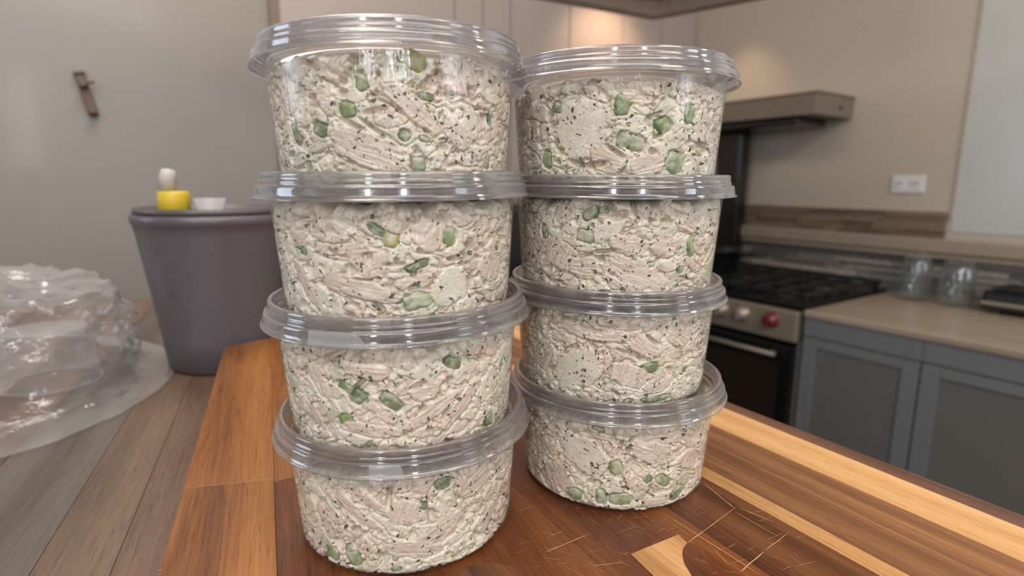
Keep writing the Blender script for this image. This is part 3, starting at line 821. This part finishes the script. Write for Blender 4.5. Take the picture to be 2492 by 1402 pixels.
# features read from the photo: kind, x, y, half width, half height (px), turn (degrees, counter-clockwise)
# c = celery (0 pale 1 dark 2 yellow), m = chicken slab, p = pit, w = smooth dressing lump
FEAT = {
 (0, 0): [('c0', 843, 266, 24, 20, 0), ('c2', 1005, 142, 38, 24, -25), ('c0', 877, 196, 16, 24, 10), ('c1', 716, 325, 14, 26, 10), ('c1', 775, 314, 24, 18, -20), ('c1', 1035, 338, 14, 8, -20),
          ('c1', 748, 408, 12, 16, 0), ('c0', 1020, 400, 20, 16, 0), ('c1', 1190, 390, 9, 22, 0), ('c1', 1198, 285, 8, 22, 0), ('c1', 1040, 235, 20, 10, -15), ('c1', 985, 330, 16, 14, -30),
          ('m', 895, 366, 105, 42, -22), ('m', 1125, 175, 52, 58, -60), ('m', 1000, 255, 105, 26, -42), ('m', 1215, 200, 30, 60, 80), ('m', 790, 165, 50, 28, -30), ('m', 700, 240, 40, 22, 70), ('w', 960, 170, 40, 26, 10), ('m', 1110, 320, 60, 26, -50),
          ('p', 850, 300, 42, 7, -25), ('p', 905, 310, 40, 6, -35), ('p', 1150, 230, 26, 9, -60), ('p', 830, 195, 12, 10, 0), ('p', 735, 150, 16, 8, 0)],
 (0, 1): [('c2', 950, 584, 22, 20, -15), ('c0', 1094, 577, 22, 24, 0), ('c1', 735, 612, 16, 10, -20), ('c1', 1015, 648, 34, 10, 20), ('c1', 915, 560, 26, 11, -30), ('c1', 1213, 600, 9, 12, 0), ('c0', 1020, 735, 40, 20, 5),
          ('m', 1050, 570, 42, 52, 80), ('m', 960, 535, 34, 34, 60), ('m', 855, 700, 95, 30, -12), ('m', 790, 560, 60, 30, -10), ('m', 1130, 520, 34, 32, -20), ('m', 740, 690, 70, 20, -60), ('m', 900, 720, 80, 16, -10), ('w', 1100, 700, 60, 46, 40), ('m', 1200, 650, 34, 50, 70),
          ('p', 870, 508, 44, 12, -8), ('p', 1020, 520, 20, 8, 40), ('p', 960, 645, 30, 5, 0), ('p', 1190, 500, 26, 10, 0), ('p', 1145, 600, 12, 14, 20), ('p', 1105, 630, 18, 8, 0), ('p', 850, 735, 18, 9, -35), ('p', 880, 682, 30, 4, -6)],
 (0, 2): [('c0', 838, 944, 24, 14, -32), ('c1', 868, 968, 20, 22, -40), ('c1', 951, 981, 34, 17, -38), ('c0', 839, 1023, 21, 16, 0), ('c1', 1105, 884, 26, 15, -25), ('c0', 1222, 890, 8, 16, 0), ('c0', 1195, 1020, 18, 18, 0),
          ('m', 890, 905, 56, 28, -5), ('m', 965, 880, 24, 46, 75), ('m', 1035, 950, 44, 32, 0), ('m', 1060, 1000, 90, 18, 30), ('m', 770, 920, 60, 24, -60), ('m', 1195, 840, 26, 46, 60), ('m', 1130, 980, 80, 20, 45), ('m', 900, 1050, 80, 18, -8), ('m', 760, 1000, 50, 16, -55),
          ('p', 790, 875, 60, 10, 20), ('p', 860, 860, 12, 8, 60), ('p', 1020, 940, 26, 9, 20), ('p', 1160, 1015, 30, 6, 50), ('p', 1180, 870, 8, 26, 70), ('p', 870, 940, 8, 30, -50), ('p', 740, 960, 26, 6, -60), ('p', 985, 855, 20, 6, -20)],
 (0, 3): [('c0', 805, 1348, 22, 20, -20), ('c0', 858, 1362, 22, 22, 20), ('c1', 845, 1335, 12, 8, 0), ('c1', 962, 1363, 8, 8, 0), ('c1', 1082, 1180, 22, 16, 15), ('c1', 1030, 1235, 10, 12, 50), ('c0', 965, 1395, 14, 8, 0),
          ('m', 855, 1240, 90, 18, -40), ('m', 900, 1225, 70, 15, -38), ('m', 985, 1250, 36, 54, 75), ('m', 960, 1180, 24, 44, 70), ('m', 1160, 1170, 50, 44, 20), ('m', 1080, 1290, 70, 30, 25), ('m', 790, 1270, 50, 24, -60), ('m', 1000, 1340, 80, 24, -10), ('m', 1190, 1260, 40, 24, 50),
          ('p', 945, 1215, 8, 34, -8), ('p', 880, 1180, 26, 10, -12), ('p', 845, 1270, 80, 5, -40), ('p', 1200, 1170, 8, 26, -60), ('p', 1125, 1270, 18, 10, 40), ('p', 1165, 1250, 20, 7, 25), ('p', 860, 1290, 18, 8, 20), ('p', 1215, 1280, 20, 8, 60), ('p', 1080, 1150, 16, 9, 0)],
 (1, 0): [('c1', 1355, 262, 20, 12, -25), ('c0', 1514, 254, 20, 26, 0), ('c0', 1683, 276, 17, 24, -4), ('c0', 1618, 304, 20, 20, 35), ('c0', 1518, 340, 18, 22, -10), ('c1', 1550, 348, 24, 20, -15), ('c0', 1328, 388, 16, 22, 0), ('c0', 1645, 395, 30, 28, -20), ('c1', 1290, 326, 8, 14, 0), ('c0', 1398, 418, 8, 6, 0),
          ('w', 1410, 310, 75, 80, 0), ('m', 1300, 270, 22, 60, 70), ('m', 1560, 210, 54, 40, 0), ('m', 1480, 390, 46, 30, -20), ('m', 1580, 400, 46, 30, 15), ('m', 1450, 220, 40, 22, -20), ('m', 1680, 200, 40, 24, -10), ('m', 1720, 330, 20, 50, 80),
          ('p', 1335, 290, 9, 26, 20), ('p', 1450, 400, 34, 9, 8), ('p', 1500, 370, 30, 7, -30), ('p', 1430, 200, 40, 5, 5), ('p', 1480, 185, 12, 14, 60), ('p', 1590, 370, 12, 8, -20), ('p', 1605, 330, 14, 7, 0), ('p', 1640, 380, 16, 8, 20)],
 (1, 1): [('c0', 1422, 574, 24, 16, -20), ('c0', 1685, 601, 16, 26, 10), ('c1', 1436, 520, 24, 14, 35), ('c1', 1322, 562, 12, 18, 0), ('c1', 1468, 512, 14, 10, 10), ('c1', 1658, 658, 12, 9, 15), ('c1', 1585, 644, 10, 6, -10), ('c1', 1470, 715, 16, 8, 0),
          ('m', 1550, 680, 90, 46, -25), ('m', 1500, 520, 50, 40, -10), ('m', 1680, 535, 40, 34, -20), ('w', 1480, 560, 46, 24, 30), ('m', 1360, 620, 36, 50, 60), ('m', 1420, 650, 40, 30, 0), ('m', 1540, 600, 60, 24, -10), ('m', 1370, 520, 30, 24, 40), ('m', 1620, 600, 40, 30, 0),
          ('p', 1508, 525, 24, 13, 25), ('p', 1625, 540, 22, 10, -15), ('p', 1545, 505, 8, 10, 0), ('p', 1430, 520, 22, 7, 35), ('p', 1510, 490, 30, 6, 0), ('p', 1470, 612, 36, 6, 6), ('p', 1420, 622, 30, 6, 15), ('p', 1600, 635, 22, 5, 35), ('p', 1350, 655, 12, 8, -40), ('p', 1490, 668, 8, 6, 0), ('p', 1350, 490, 20, 7, 0)],
 (1, 2): [('c1', 1581, 897, 26, 14, 5), ('c1', 1600, 972, 40, 9, 5), ('c1', 1530, 978, 12, 7, 0), ('c1', 1360, 908, 14, 6, -10), ('c1', 1668, 900, 8, 8, 0),
          ('m', 1560, 840, 60, 26, -30), ('m', 1610, 930, 46, 26, 30), ('m', 1535, 915, 30, 54, 75), ('m', 1440, 810, 90, 20, -5), ('w', 1400, 900, 70, 50, 20), ('m', 1660, 810, 40, 36, -30), ('m', 1320, 860, 40, 40, 60), ('m', 1500, 790, 60, 14, -8),
          ('p', 1555, 870, 26, 8, -35), ('p', 1525, 860, 6, 30, 70), ('p', 1590, 830, 24, 5, -40), ('p', 1630, 905, 10, 12, 0), ('p', 1380, 776, 26, 6, -5), ('p', 1315, 815, 10, 10, 50), ('p', 1500, 960, 16, 6, -40)],
 (1, 3): [('c1', 1454, 1052, 18, 15, -10), ('c0', 1499, 1142, 17, 20, 15), ('c0', 1508, 1217, 30, 17, 0), ('c0', 1396, 1214, 18, 18, -30), ('c1', 1578, 1168, 12, 12, 40), ('c0', 1617, 1172, 24, 14, -35), ('c1', 1650, 1200, 24, 16, 30), ('c0', 1462, 1210, 14, 22, 0),
          ('m', 1590, 1090, 60, 50, -20), ('w', 1420, 1110, 70, 46, -30), ('m', 1560, 1050, 70, 18, 3), ('m', 1420, 1050, 60, 14, -8), ('m', 1350, 1160, 40, 50, -60), ('m', 1600, 1220, 40, 20, 10), ('m', 1680, 1120, 26, 44, 70),
          ('p', 1510, 1090, 6, 26, -15), ('p', 1490, 1045, 26, 7, 0), ('p', 1380, 1210, 40, 6, -30), ('p', 1560, 1240, 20, 7, 0), ('p', 1345, 1040, 16, 7, 0)],
}

def celery_me(seed, w, h, d):
    """a diced piece of stalk: rounded block with slightly uneven faces"""
    r_ = np.random.RandomState(seed)
    bm = bmesh.new(); bmesh.ops.create_cube(bm, size=2)
    bmesh.ops.subdivide_edges(bm, edges=bm.edges[:], cuts=7, use_grid_fill=True)
    P = np.array([v.co[:] for v in bm.verts])
    n_ = (np.abs(P) ** 5).sum(1) ** .2
    P = P / n_[:, None]
    P[:, 0] *= w * (1 + .14 * P[:, 1] * r_.uniform(-1, 1)); P[:, 1] *= h * (1 + .14 * P[:, 0] / w * r_.uniform(-1, 1)); P[:, 2] *= d
    P += np.stack([perlin(P * 300 + seed * 3.1 + k * 17) for k in range(3)], 1) * .0006
    for v, p in zip(bm.verts, P): v.co = p
    return mesh_bm(bm, 'celery_piece', True)

SALAD_LABEL = {
 (0, 0): 'chicken salad with a big yellow-green celery piece under the lid, topmost tub of left stack',
 (0, 1): 'chicken salad with two bright celery cubes near its middle, second tub of left stack',
 (0, 2): 'chicken salad with four tilted celery dice on its left, third tub down of left stack',
 (0, 3): 'chicken salad with a deep notch at front centre, bottom tub of left stack',
 (1, 0): 'chicken salad with many celery dice scattered on its right, topmost tub of right stack',
 (1, 1): 'chicken salad with dark curved hollows along its top, second tub of right stack',
 (1, 2): 'finely speckled chicken salad with one dark celery oval, third tub down of right stack',
 (1, 3): 'chicken salad with celery pieces showing at the base, bottom tub of right stack'}
TUB_LABEL = {
 (0, 0): 'clear lidded plastic tub, topmost of the left stack',
 (0, 1): 'clear lidded plastic tub, second from the top of the left stack',
 (0, 2): 'clear lidded plastic tub with a slanted frosted tab, third down in the left stack',
 (0, 3): 'clear lidded plastic tub standing on the board, bottom of the left stack',
 (1, 0): 'clear lidded plastic tub, topmost of the right stack',
 (1, 1): 'clear lidded plastic tub, second from the top of the right stack',
 (1, 2): 'clear lidded plastic tub, third down in the right stack',
 (1, 3): 'clear lidded plastic tub standing on the board, bottom of the right stack'}
HTOP = {(0, 0): .0497, (0, 1): .0482, (0, 2): .0490, (0, 3): .0480, (1, 0): .0476, (1, 1): .0490, (1, 2): .0500, (1, 3): .0492}

NTH, NH = 560, 150
def make_salad(st, k, Mw):
    seed = 10 + st * 4 + k
    Mi = Mw.inverted()
    # angles, closer together on the side that faces the camera
    u = np.linspace(0, 1, NTH, endpoint=False)
    dens = 1 + .55 * np.cos(2 * PI * u)
    cum = np.cumsum(1 / (1 / dens)); cum = (cum - cum[0]) / (cum[-1] + dens[-1] - cum[0])
    th = np.interp(u, cum, u) * 2 * PI - PI / 2
    th = np.sort(th)
    hv = np.linspace(0, 1, NH)
    TH, T = np.meshgrid(th, hv); TH = TH.ravel(); T = T.ravel()
    ring = np.stack([np.cos(th), np.sin(th), np.zeros_like(th)], 1) * .05
    sd = np.array([seed * 13.7, seed * 5.1, seed * 3.3])
    top = HTOP[(st, k)] - .0008 + .0036 * perlin(ring * 110 + sd) + .0024 * perlin(ring * 300 + sd)
    top = np.minimum(top, .0508)
    TOP = np.tile(top, NH)
    H = .0007 + T * (TOP - .0007)
    R0 = np.array([wall_r(max(0.0003, h)) for h in np.linspace(0, .052, 400)])
    RW = np.interp(H, np.linspace(0, .052, 400), R0) - .00035
    P = np.stack([RW * np.cos(TH), RW * np.sin(TH), H], 1)
    # swirl: sheared and warped coordinates
    wp = np.stack([perlin(P * 75 + sd + q * 31) for q in range(3)], 1) * .008
    wp2 = np.stack([perlin(P * 260 + sd + q * 11) for q in range(3)], 1) * .0016
    Q = P + wp + wp2
    f1, f2, cid = worley(Q * np.array([62, 62, 105]) + sd)
    g1, g2, gid = worley(Q * 150 + sd * 2)
    rv = (np.arange(256) * 0.61803) % 1
    big = rv[cid]; small = rv[gid]
    crease = np.exp(-((f2 - f1) / .07) ** 2) * (.5 + big) * .0013
    crease2 = np.exp(-((g2 - g1) / .12) ** 2) * .00022 * sstep(-.1, .3, perlin(P * 120 + sd))
    step = (big - .5) * .0007 + (small - .5) * .00014
    fine = perlin(Q * 520 + sd) * .00014 + perlin(Q * 1100 + sd) * .00007
    # stringy meat: streaks turned by a per-chunk angle
    S_ = RW * TH
    an = (big * 2.2 - 1.3)
    a_, b2 = S_ * np.cos(an) + H * np.sin(an), -S_ * np.sin(an) + H * np.cos(an)
    fib = perlin(np.stack([a_ * 190 + wp[:, 0] * 120, b2 * 900 + wp[:, 1] * 200, big * 37 + P[:, 1] * 30], 1))
    chick = sstep(.40, .62, big + .12 * perlin(P * 150 + sd))
    n_low = perlin(P * 150 + sd * 1.7)
    pit = sstep(.30, .54, n_low + .1 * perlin(P * 420 + sd)) * .0030 * (small > .2)
    pit2 = sstep(.38, .60, perlin(P * 330 + sd * .7)) * .0014
    dep = crease + crease2 + step + fine + pit + pit2 + chick * fib * .00022 + .0001
    green = sstep(.05, .5, perlin(P * 95 + sd * 2.3))
    pieces = []
    for ft in FEAT[(st, k)]:
        pk = pick(Mi, ft[1], ft[2])
        if pk is None: continue
        ang, hh, mpp = pk
        w_, h_ = ft[3] * mpp, ft[4] * mpp; a = math.radians(ft[5])
        if ft[0][0] == 'c': hh = min(max(hh, max(h_ * .9, abs(w_ * math.sin(a))) + .003), HTOP[(st, k)] - h_ * .7)
        ds = (np.mod(TH - ang + PI, 2 * PI) - PI) * wall_r(max(.001, hh)); dh = H - hh
        sel = (np.abs(ds) < (w_ + h_) * 1.6) & (np.abs(dh) < (w_ + h_) * 1.6)
        if not sel.any(): continue
        x_ = (ds * math.cos(a) + dh * math.sin(a))[sel]; y_ = (-ds * math.sin(a) + dh * math.cos(a))[sel]
        wob = 1 + .22 * perlin(P[sel] * 240 + sd + 9) + .08 * perlin(P[sel] * 700 + sd)
        q = ((np.abs(x_) / w_) ** 2.5 + (np.abs(y_) / h_) ** 2.5) ** .4 * wob
        if ft[0] == 'm':
            ins = 1 - sstep(.88, 1.0, q)
            fb = perlin(np.stack([x_ * 120, y_ * 1100 + wp[sel, 0] * 150, np.full(len(x_), hh * 700 + seed)], 1))
            base = np.clip(.00015 + fb * .00028 + (y_ / h_) * -.0003 + fine[sel] * .6, 0, None) + pit2[sel] * .25
            dep[sel] = dep[sel] * (1 - ins) + base * ins
            dep[sel] += .0016 * np.exp(-((q - 1.03) / .07) ** 2) * np.clip(.5 - y_ / h_, 0.1, 1)
            chick[sel] = np.maximum(chick[sel] * (1 - ins), ins); green[sel] *= 1 - ins * .9
            fib[sel] = fib[sel] * (1 - ins) + fb * ins
        elif ft[0] == 'w':
            ins = 1 - sstep(.8, 1.05, q)
            dep[sel] = dep[sel] * (1 - ins) + (.0001 + fine[sel] * .5 + np.clip(n_low[sel], 0, 1) * .0004) * ins
            dep[sel] += .0008 * np.exp(-((q - 1.05) / .06) ** 2); chick[sel] *= 1 - ins; green[sel] *= 1 - ins * .5
        elif ft[0] == 'p':
            dep[sel] += .0034 * (1 - sstep(.35, 1.15, q))
        else:
            ins = 1 - sstep(.9, 1.15, q)
            dep[sel] = dep[sel] * (1 - ins) + .0019 * ins
            chick[sel] *= 1 - sstep(1.6, 1.1, q) if False else (1 - (1 - sstep(1.1, 1.6, q)))
            dep[sel] = np.where((q > 1.15) & (q < 1.5), dep[sel] * .4 + .0001, dep[sel])
            pieces.append((ft, ang, hh, w_, h_, a))
    # the top edge rolls inward, the wall presses the mass flat
    edge = np.clip((T - .90) / .10, 0, 1); dep += edge ** 2 * .0026 + sstep(.72, 1, T) * np.clip(perlin(P * 190 + sd * 1.3), 0, 1) * .0045
    soft = .00012
    dep = soft * np.log1p(np.exp(np.clip(dep / soft, -30, 60)))
    dep = np.clip(dep, 0, .0062)
    R_ = RW - dep
    V = np.stack([R_ * np.cos(TH), R_ * np.sin(TH), H], 1)
    # lumpy top and plain bottom
    cap = []
    NC = 12
    rr_ = R_[(NH - 1) * NTH:]
    for c in range(1, NC + 1):
        f_ = 1 - c / (NC + .3)
        x_, y_ = rr_ * f_ * np.cos(th), rr_ * f_ * np.sin(th)
        PP = np.stack([x_, y_, np.full(NTH, .05)], 1)
        z_ = np.minimum(top * .35 * f_ + (HTOP[(st, k)] + .0012) * (1 - .35 * f_) + .0016 * perlin(PP * 140 + sd) + .0006 * perlin(PP * 420 + sd), .0512)
        cap.append(np.stack([x_, y_, z_], 1))
    V = np.concatenate([V] + cap + [[[0, 0, HTOP[(st, k)] + .001]], [[0, 0, .0012]]])
    NR = NH + NC
    i = np.arange(NTH); j = (i + 1) % NTH
    F = []
    quads = np.concatenate([np.stack([n_ * NTH + i, n_ * NTH + j, (n_ + 1) * NTH + j, (n_ + 1) * NTH + i], 1) for n_ in range(NR - 1)])
    t1 = np.stack([(NR - 1) * NTH + i, (NR - 1) * NTH + j, np.full(NTH, NR * NTH)], 1)
    t2 = np.stack([j, i, np.full(NTH, NR * NTH + 1)], 1)
    me = bpy.data.meshes.new('chicken_salad')
    nq, nt = len(quads), 2 * NTH
    me.vertices.add(len(V)); me.vertices.foreach_set('co', V.ravel())
    loops = np.concatenate([quads.ravel(), t1.ravel(), t2.ravel()])
    me.loops.add(len(loops)); me.loops.foreach_set('vertex_index', loops)
    st_ = np.concatenate([np.arange(nq) * 4, nq * 4 + np.arange(nt) * 3])
    me.polygons.add(nq + nt); me.polygons.foreach_set('loop_start', st_)
    me.update(calc_edges=True)
    me.polygons.foreach_set('use_smooth', np.ones(nq + nt, bool))
    ca = me.color_attributes.new('mixture', 'FLOAT_COLOR', 'POINT')
    C_ = np.zeros((len(V), 4)); C_[:, 3] = 1; C_[:, 0] = .5; C_[:, 2] = .5
    n0 = NH * NTH
    C_[:n0, 0] = chick; C_[:n0, 1] = green; C_[:n0, 2] = np.clip(.5 + .6 * fib, 0, 1)
    ca.data.foreach_set('color', C_.ravel())
    o = obj('chicken_salad', me, M_salad)
    o.matrix_world = Mw
    tag(o, SALAD_LABEL[(st, k)], 'chicken salad', 'chicken salad portions in the tubs')
    # diced celery
    for n_, (ft, ang, hh, w_, h_, a) in enumerate(pieces):
        cm = celery_me(seed * 20 + n_, w_ * .92, h_ * .92, .0028)
        p = obj('celery_piece', cm, M_cel[int(ft[0][1])], o)
        rw = wall_r(max(.0005, hh)) - .0034
        slope = math.atan((RB1 - RB2) / HB)
        nrm = Vector((math.cos(ang), math.sin(ang), -slope)).normalized()
        tx = Vector((-math.sin(ang), math.cos(ang), 0)); ty = nrm.cross(tx)
        rt = Matrix((tx * math.cos(a) + ty * math.sin(a), ty * math.cos(a) - tx * math.sin(a), nrm)).transposed().to_4x4()
        rt.translation = Vector((rw * math.cos(ang), rw * math.sin(ang), hh))
        p.matrix_local = rt
    # herb and pepper flecks lying in the surface
    rs = np.random.RandomState(seed)
    G3 = V[:n0].reshape(NH, NTH, 3); Hr = T.reshape(NH, NTH)
    den = sstep(-.35, .45, perlin(P * 110 + sd * 3.1)).reshape(NH, NTH)
    for nm, mat, cnt, sz in (('herb_flecks', M_fleck, 950, (.0003, .0014)), ('pepper_flecks', M_fleck2, 750, (.00016, .0005))):
        vs, fs = [], []
        made = 0
        while made < cnt:
            r0, c0 = rs.randint(2, NH - 4), rs.randint(0, NTH)
            if rs.rand() > .12 + .88 * den[r0, c0]: continue
            made += 1
            p = G3[r0, c0]; e1 = G3[r0, (c0 + 2) % NTH] - G3[r0, c0 - 2]; e2 = G3[r0 + 2, c0] - G3[r0 - 2, c0]
            nn = np.cross(e1, e2); l_ = np.linalg.norm(nn)
            if l_ < 1e-12: continue
            nn /= l_; e1 = e1 / np.linalg.norm(e1); e2 = np.cross(nn, e1)
            s = sz[0] + (sz[1] - sz[0]) * rs.rand() ** 2.6; an_ = rs.uniform(0, PI); el = rs.uniform(.3, .9) ** 1.3
            m = rs.randint(7, 10); b0 = len(vs)
            vs.append(tuple(p + nn * .00007))
            for q in range(m):
                tt = 2 * PI * q / m + rs.uniform(-.3, .3); ra = s * rs.uniform(.6, 1.25)
                x_, y_ = ra * math.cos(tt), ra * el * math.sin(tt)
                x_, y_ = x_ * math.cos(an_) - y_ * math.sin(an_), x_ * math.sin(an_) + y_ * math.cos(an_)
                vs.append(tuple(p + e1 * x_ + e2 * y_ + nn * rs.uniform(-.00006, .00003)))
            for q in range(m): fs.append((b0, b0 + 1 + q, b0 + 1 + (q + 1) % m))
        fm = bpy.data.meshes.new(nm); fm.from_pydata(vs, [], fs)
        fo = obj(nm, fm, mat, o); fo['kind'] = 'stuff'
    return o

def tab_me(a0, a1, slant):
    vs, fs = [], []
    n = 14
    zs = [(.06045, HB - .0002), (.0600, HB + .0009), (.0597, HB + .0031), (.0594, HB + .0047), (.0590, HB + .0055)]
    for q, (r_, h_) in enumerate(zs):
        for i in range(n + 1):
            t_ = a0 + (a1 - a0) * i / n + (slant * (1 - q / 4) if i == n else 0)
            vs.append(((r_ + .0002) * math.cos(t_), (r_ + .0002) * math.sin(t_), h_))
    for q in range(4):
        for i in range(n): fs.append((q * (n + 1) + i, q * (n + 1) + i + 1, (q + 1) * (n + 1) + i + 1, (q + 1) * (n + 1) + i))
    me = bpy.data.meshes.new('pull_tab'); me.from_pydata(vs, [], fs)
    me.polygons.foreach_set('use_smooth', [True] * len(fs)); return me

for st in (0, 1):
    for k in (3, 2, 1, 0):
        Mw = cmat(st, k)
        e = empty('plastic_container', (0, 0, 0)); e.matrix_world = Mw
        tag(e, TUB_LABEL[(st, k)], 'container', 'stacked clear tubs of chicken salad')
        obj('tub', tub_me, M_plastic, e); obj('lid', lid_me, M_lid, e)
        if (st, k) == (0, 2): obj('pull_tab', tab_me(-1.98, -1.66, .10), M_frost, e)['label'] = 'frosted tab with a slanted end'
        if (st, k) == (0, 3): obj('pull_tab', tab_me(-1.62, -1.42, .03), M_frost, e)['label'] = 'frosted tab at the front'
        make_salad(st, k, Mw)

# ------------------------------------------------------------------ grey tub with a jar on it
tc = Vector((-.321, .621))
tb = empty('grey_tub', (tc.x, tc.y, iz0 + .0003)); tag(tb, 'tapered dark grey plastic tub with a flat lid behind the left stack', 'tub')
prof = [(0, .001), (.054, .0), (.059, .003), (.0625, .035), (.0685, .085), (.0765, .146), (.0785, .156), (.0798, .157), (.0802, .165), (.0780, .166), (.0770, .162), (.0745, .146), (.060, .03), (.055, .005), (0, .004)]
obj('tub_body', lathe_me('tub_body', prof, 72), M_tub, tb)
obj('tub_lid', lathe_me('tub_lid', [(0, .1685), (.072, .1685), (.0745, .1725), (.0765, .1725), (.0772, .1665), (.075, .1663), (0, .1663)], 72), M_tubl, tb)
zt2 = iz0 + .0003 + .1685
def on_tub(x, y): return at_z(x, y, zt2 - ZC)
jp = Vector((tc.x - .039, tc.y - .010))
j = empty('small_jar', (jp.x, jp.y, zt2 + .0002)); tag(j, 'small squat jar with a yellow label and slanted white top on the grey tub', 'jar')
obj('jar_body', lathe_me('jar_body', [(0, 0), (.0148, 0), (.0156, .001), (.0156, .017), (.013, .020), (0, .020)], 32), M_yellow, j)
wt = obj('white_top', lathe_me('white_top', [(0, 0), (.0085, 0), (.0082, .014), (.0062, .021), (0, .022)], 24), M_cap, j)
wt.location = (-.006, 0, .0216); wt.rotation_euler = (0, .16, 0)
j2 = empty('plastic_cup', (jp.x + .036, jp.y + .004, zt2 + .0002)); tag(j2, 'low clear plastic cup on the grey tub beside the yellow jar', 'cup')
obj('cup_body', lathe_me('cup_body', [(0, .0008), (.012, 0), (.0155, .012), (.0162, .0125), (.0150, .0122), (.0118, .0012), (0, .0012)], 32), M_frost, j2)

# ------------------------------------------------------------------ bag of empty clear tubs on the island
def bag_mesh():
    n, m = 150, 70
    c = Vector((-.540, .518))
    vs, P = [], []
    TH = np.linspace(0, 2 * PI, n, endpoint=False)
    out = []
    for q in range(m + 1):
        f = q / m                                     # 0 rim on the table ... 1 top centre
        for t_ in TH:
            if f < .22:
                g = f / .22; r_ = 1.30 - .28 * g; z = .004 + .010 * g * g
            elif f < .7:
                g = (f - .22) / .48; r_ = 1.02 - .10 * g ** 1.5; z = .014 + .086 * g
            else:
                g = (f - .7) / .3; r_ = .92 * (1 - g ** 1.3); z = .100 + .016 * math.sin(g * PI / 2)
            out.append((r_ * .170 * math.cos(t_), r_ * .140 * math.sin(t_), z))
    P = np.array(out)
    w = sstep(0, .02, P[:, 2])
    for sc_, am in ((16, .020), (38, .011), (90, .0045)):
        f1, f2, cid = worley(P * sc_ + 3.3)
        d = (1 - np.clip((f2 - f1) * 1.3, 0, 1)) ** 2
        nx = perlin(P * sc_ * .8 + 7)
        nrm = P / np.linalg.norm(P * np.array([1, 1, 1.2]) + 1e-6, axis=1)[:, None]
        P = P + nrm * ((d * .6 + nx * .6 - .3) * am * (.25 + .75 * w))[:, None]
    P[:, 2] = np.maximum(P[:, 2] * .93, .0012)
    a = math.radians(-38)
    X = P[:, 0] * math.cos(a) - P[:, 1] * math.sin(a); Y = P[:, 0] * math.sin(a) + P[:, 1] * math.cos(a)
    P[:, 0], P[:, 1] = X, Y
    fs = []
    for q in range(m - 1):
        for i_ in range(n): fs.append((q * n + i_, q * n + (i_ + 1) % n, (q + 1) * n + (i_ + 1) % n, (q + 1) * n + i_))
    me = bpy.data.meshes.new('plastic_bag'); me.from_pydata([tuple(p) for p in P], [], fs)
    me.polygons.foreach_set('use_smooth', [True] * len(fs))
    o = obj('plastic_bag', me, M_bag); o.location = (c.x, c.y, iz0)
    tag(o, 'crinkled clear plastic bag over empty tubs at the left of the island', 'bag')
bag_mesh()
for (x, y), lb in zip(((-.462, .545), (-.540, .462), (-.585, .575)), ('empty upturned clear tub inside the bag, nearest the grey tub', 'empty clear tub inside the bag, nearest the camera', 'empty clear tub inside the bag, at the far left')):
    e = empty('empty_tub', (x, y, iz0 + .0004)); tag(e, lb, 'container', 'empty tubs in the plastic bag')
    q = obj('tub', tub_me.copy(), None, e); q.data.materials.clear(); q.data.materials.append(M_tubm); q.rotation_euler = (PI, 0, 0); q.location = (0, 0, .055)
    q.scale = (.74, .74, 1)

# black appliance at the back wall, seen between and beside the stacks
ap = kempty('freezer', 1.66, 1.09, FLZ)
tag(ap, 'tall black freezer against the back wall behind the two stacks', 'freezer')
kbox('freezer_body', 1.42, DU - .03, .50, 1.70, FLZ + .04, -.062, M_black, ap, .01)
for a_, b_ in ((.502, 1.098), (1.102, 1.698)):
    fd = kbox('freezer_door', 1.395, 1.4195, a_, b_, FLZ + .06, -.075, M_black, ap, .006)
    hv_ = b_ - .04 if a_ < .8 else a_ + .04
    kbox('door_handle', 1.365, 1.378, hv_ - .008, hv_ + .008, -.75, -.20, M_steeld, fd, .003)
kbox('plinth', 1.44, DU - .05, .52, 1.68, FLZ, FLZ + .0395, M_slot, ap)
hb = kempty('potted_herb', 1.50, 1.21, -.0618)
tag(hb, 'small potted green herb on the black freezer, glimpsed between the stacks', 'plant')
obj('pot', lathe_me('pot', [(0, 0), (.026, 0), (.034, .042), (.036, .043), (.036, .050), (.033, .050), (.031, .040), (0, .040)], 28), M_slot, hb)
rl = random.Random(3)
for q in range(26):
    t_ = rl.uniform(0, 2 * PI); e_ = rl.uniform(.2, 1.1); L_ = rl.uniform(.03, .055)
    d_ = Vector((math.cos(t_) * math.cos(e_), math.sin(t_) * math.cos(e_), math.sin(e_))); sd_ = d_.cross(Vector((0, 0, 1))).normalized() * L_ * .28
    b0 = Vector((0, 0, .040)) + Vector((math.cos(t_), math.sin(t_), 0)) * .012; m_ = b0 + d_ * L_ * .55 + Vector((0, 0, .004))
    me = bpy.data.meshes.new('leaf'); me.from_pydata([tuple(v) for v in (b0, m_ + sd_, b0 + d_ * L_, m_ - sd_, m_ + Vector((0, 0, .003)))], [], [(0, 1, 4), (1, 2, 4), (2, 3, 4), (3, 0, 4)])
    obj('leaf', me, M_green, hb)
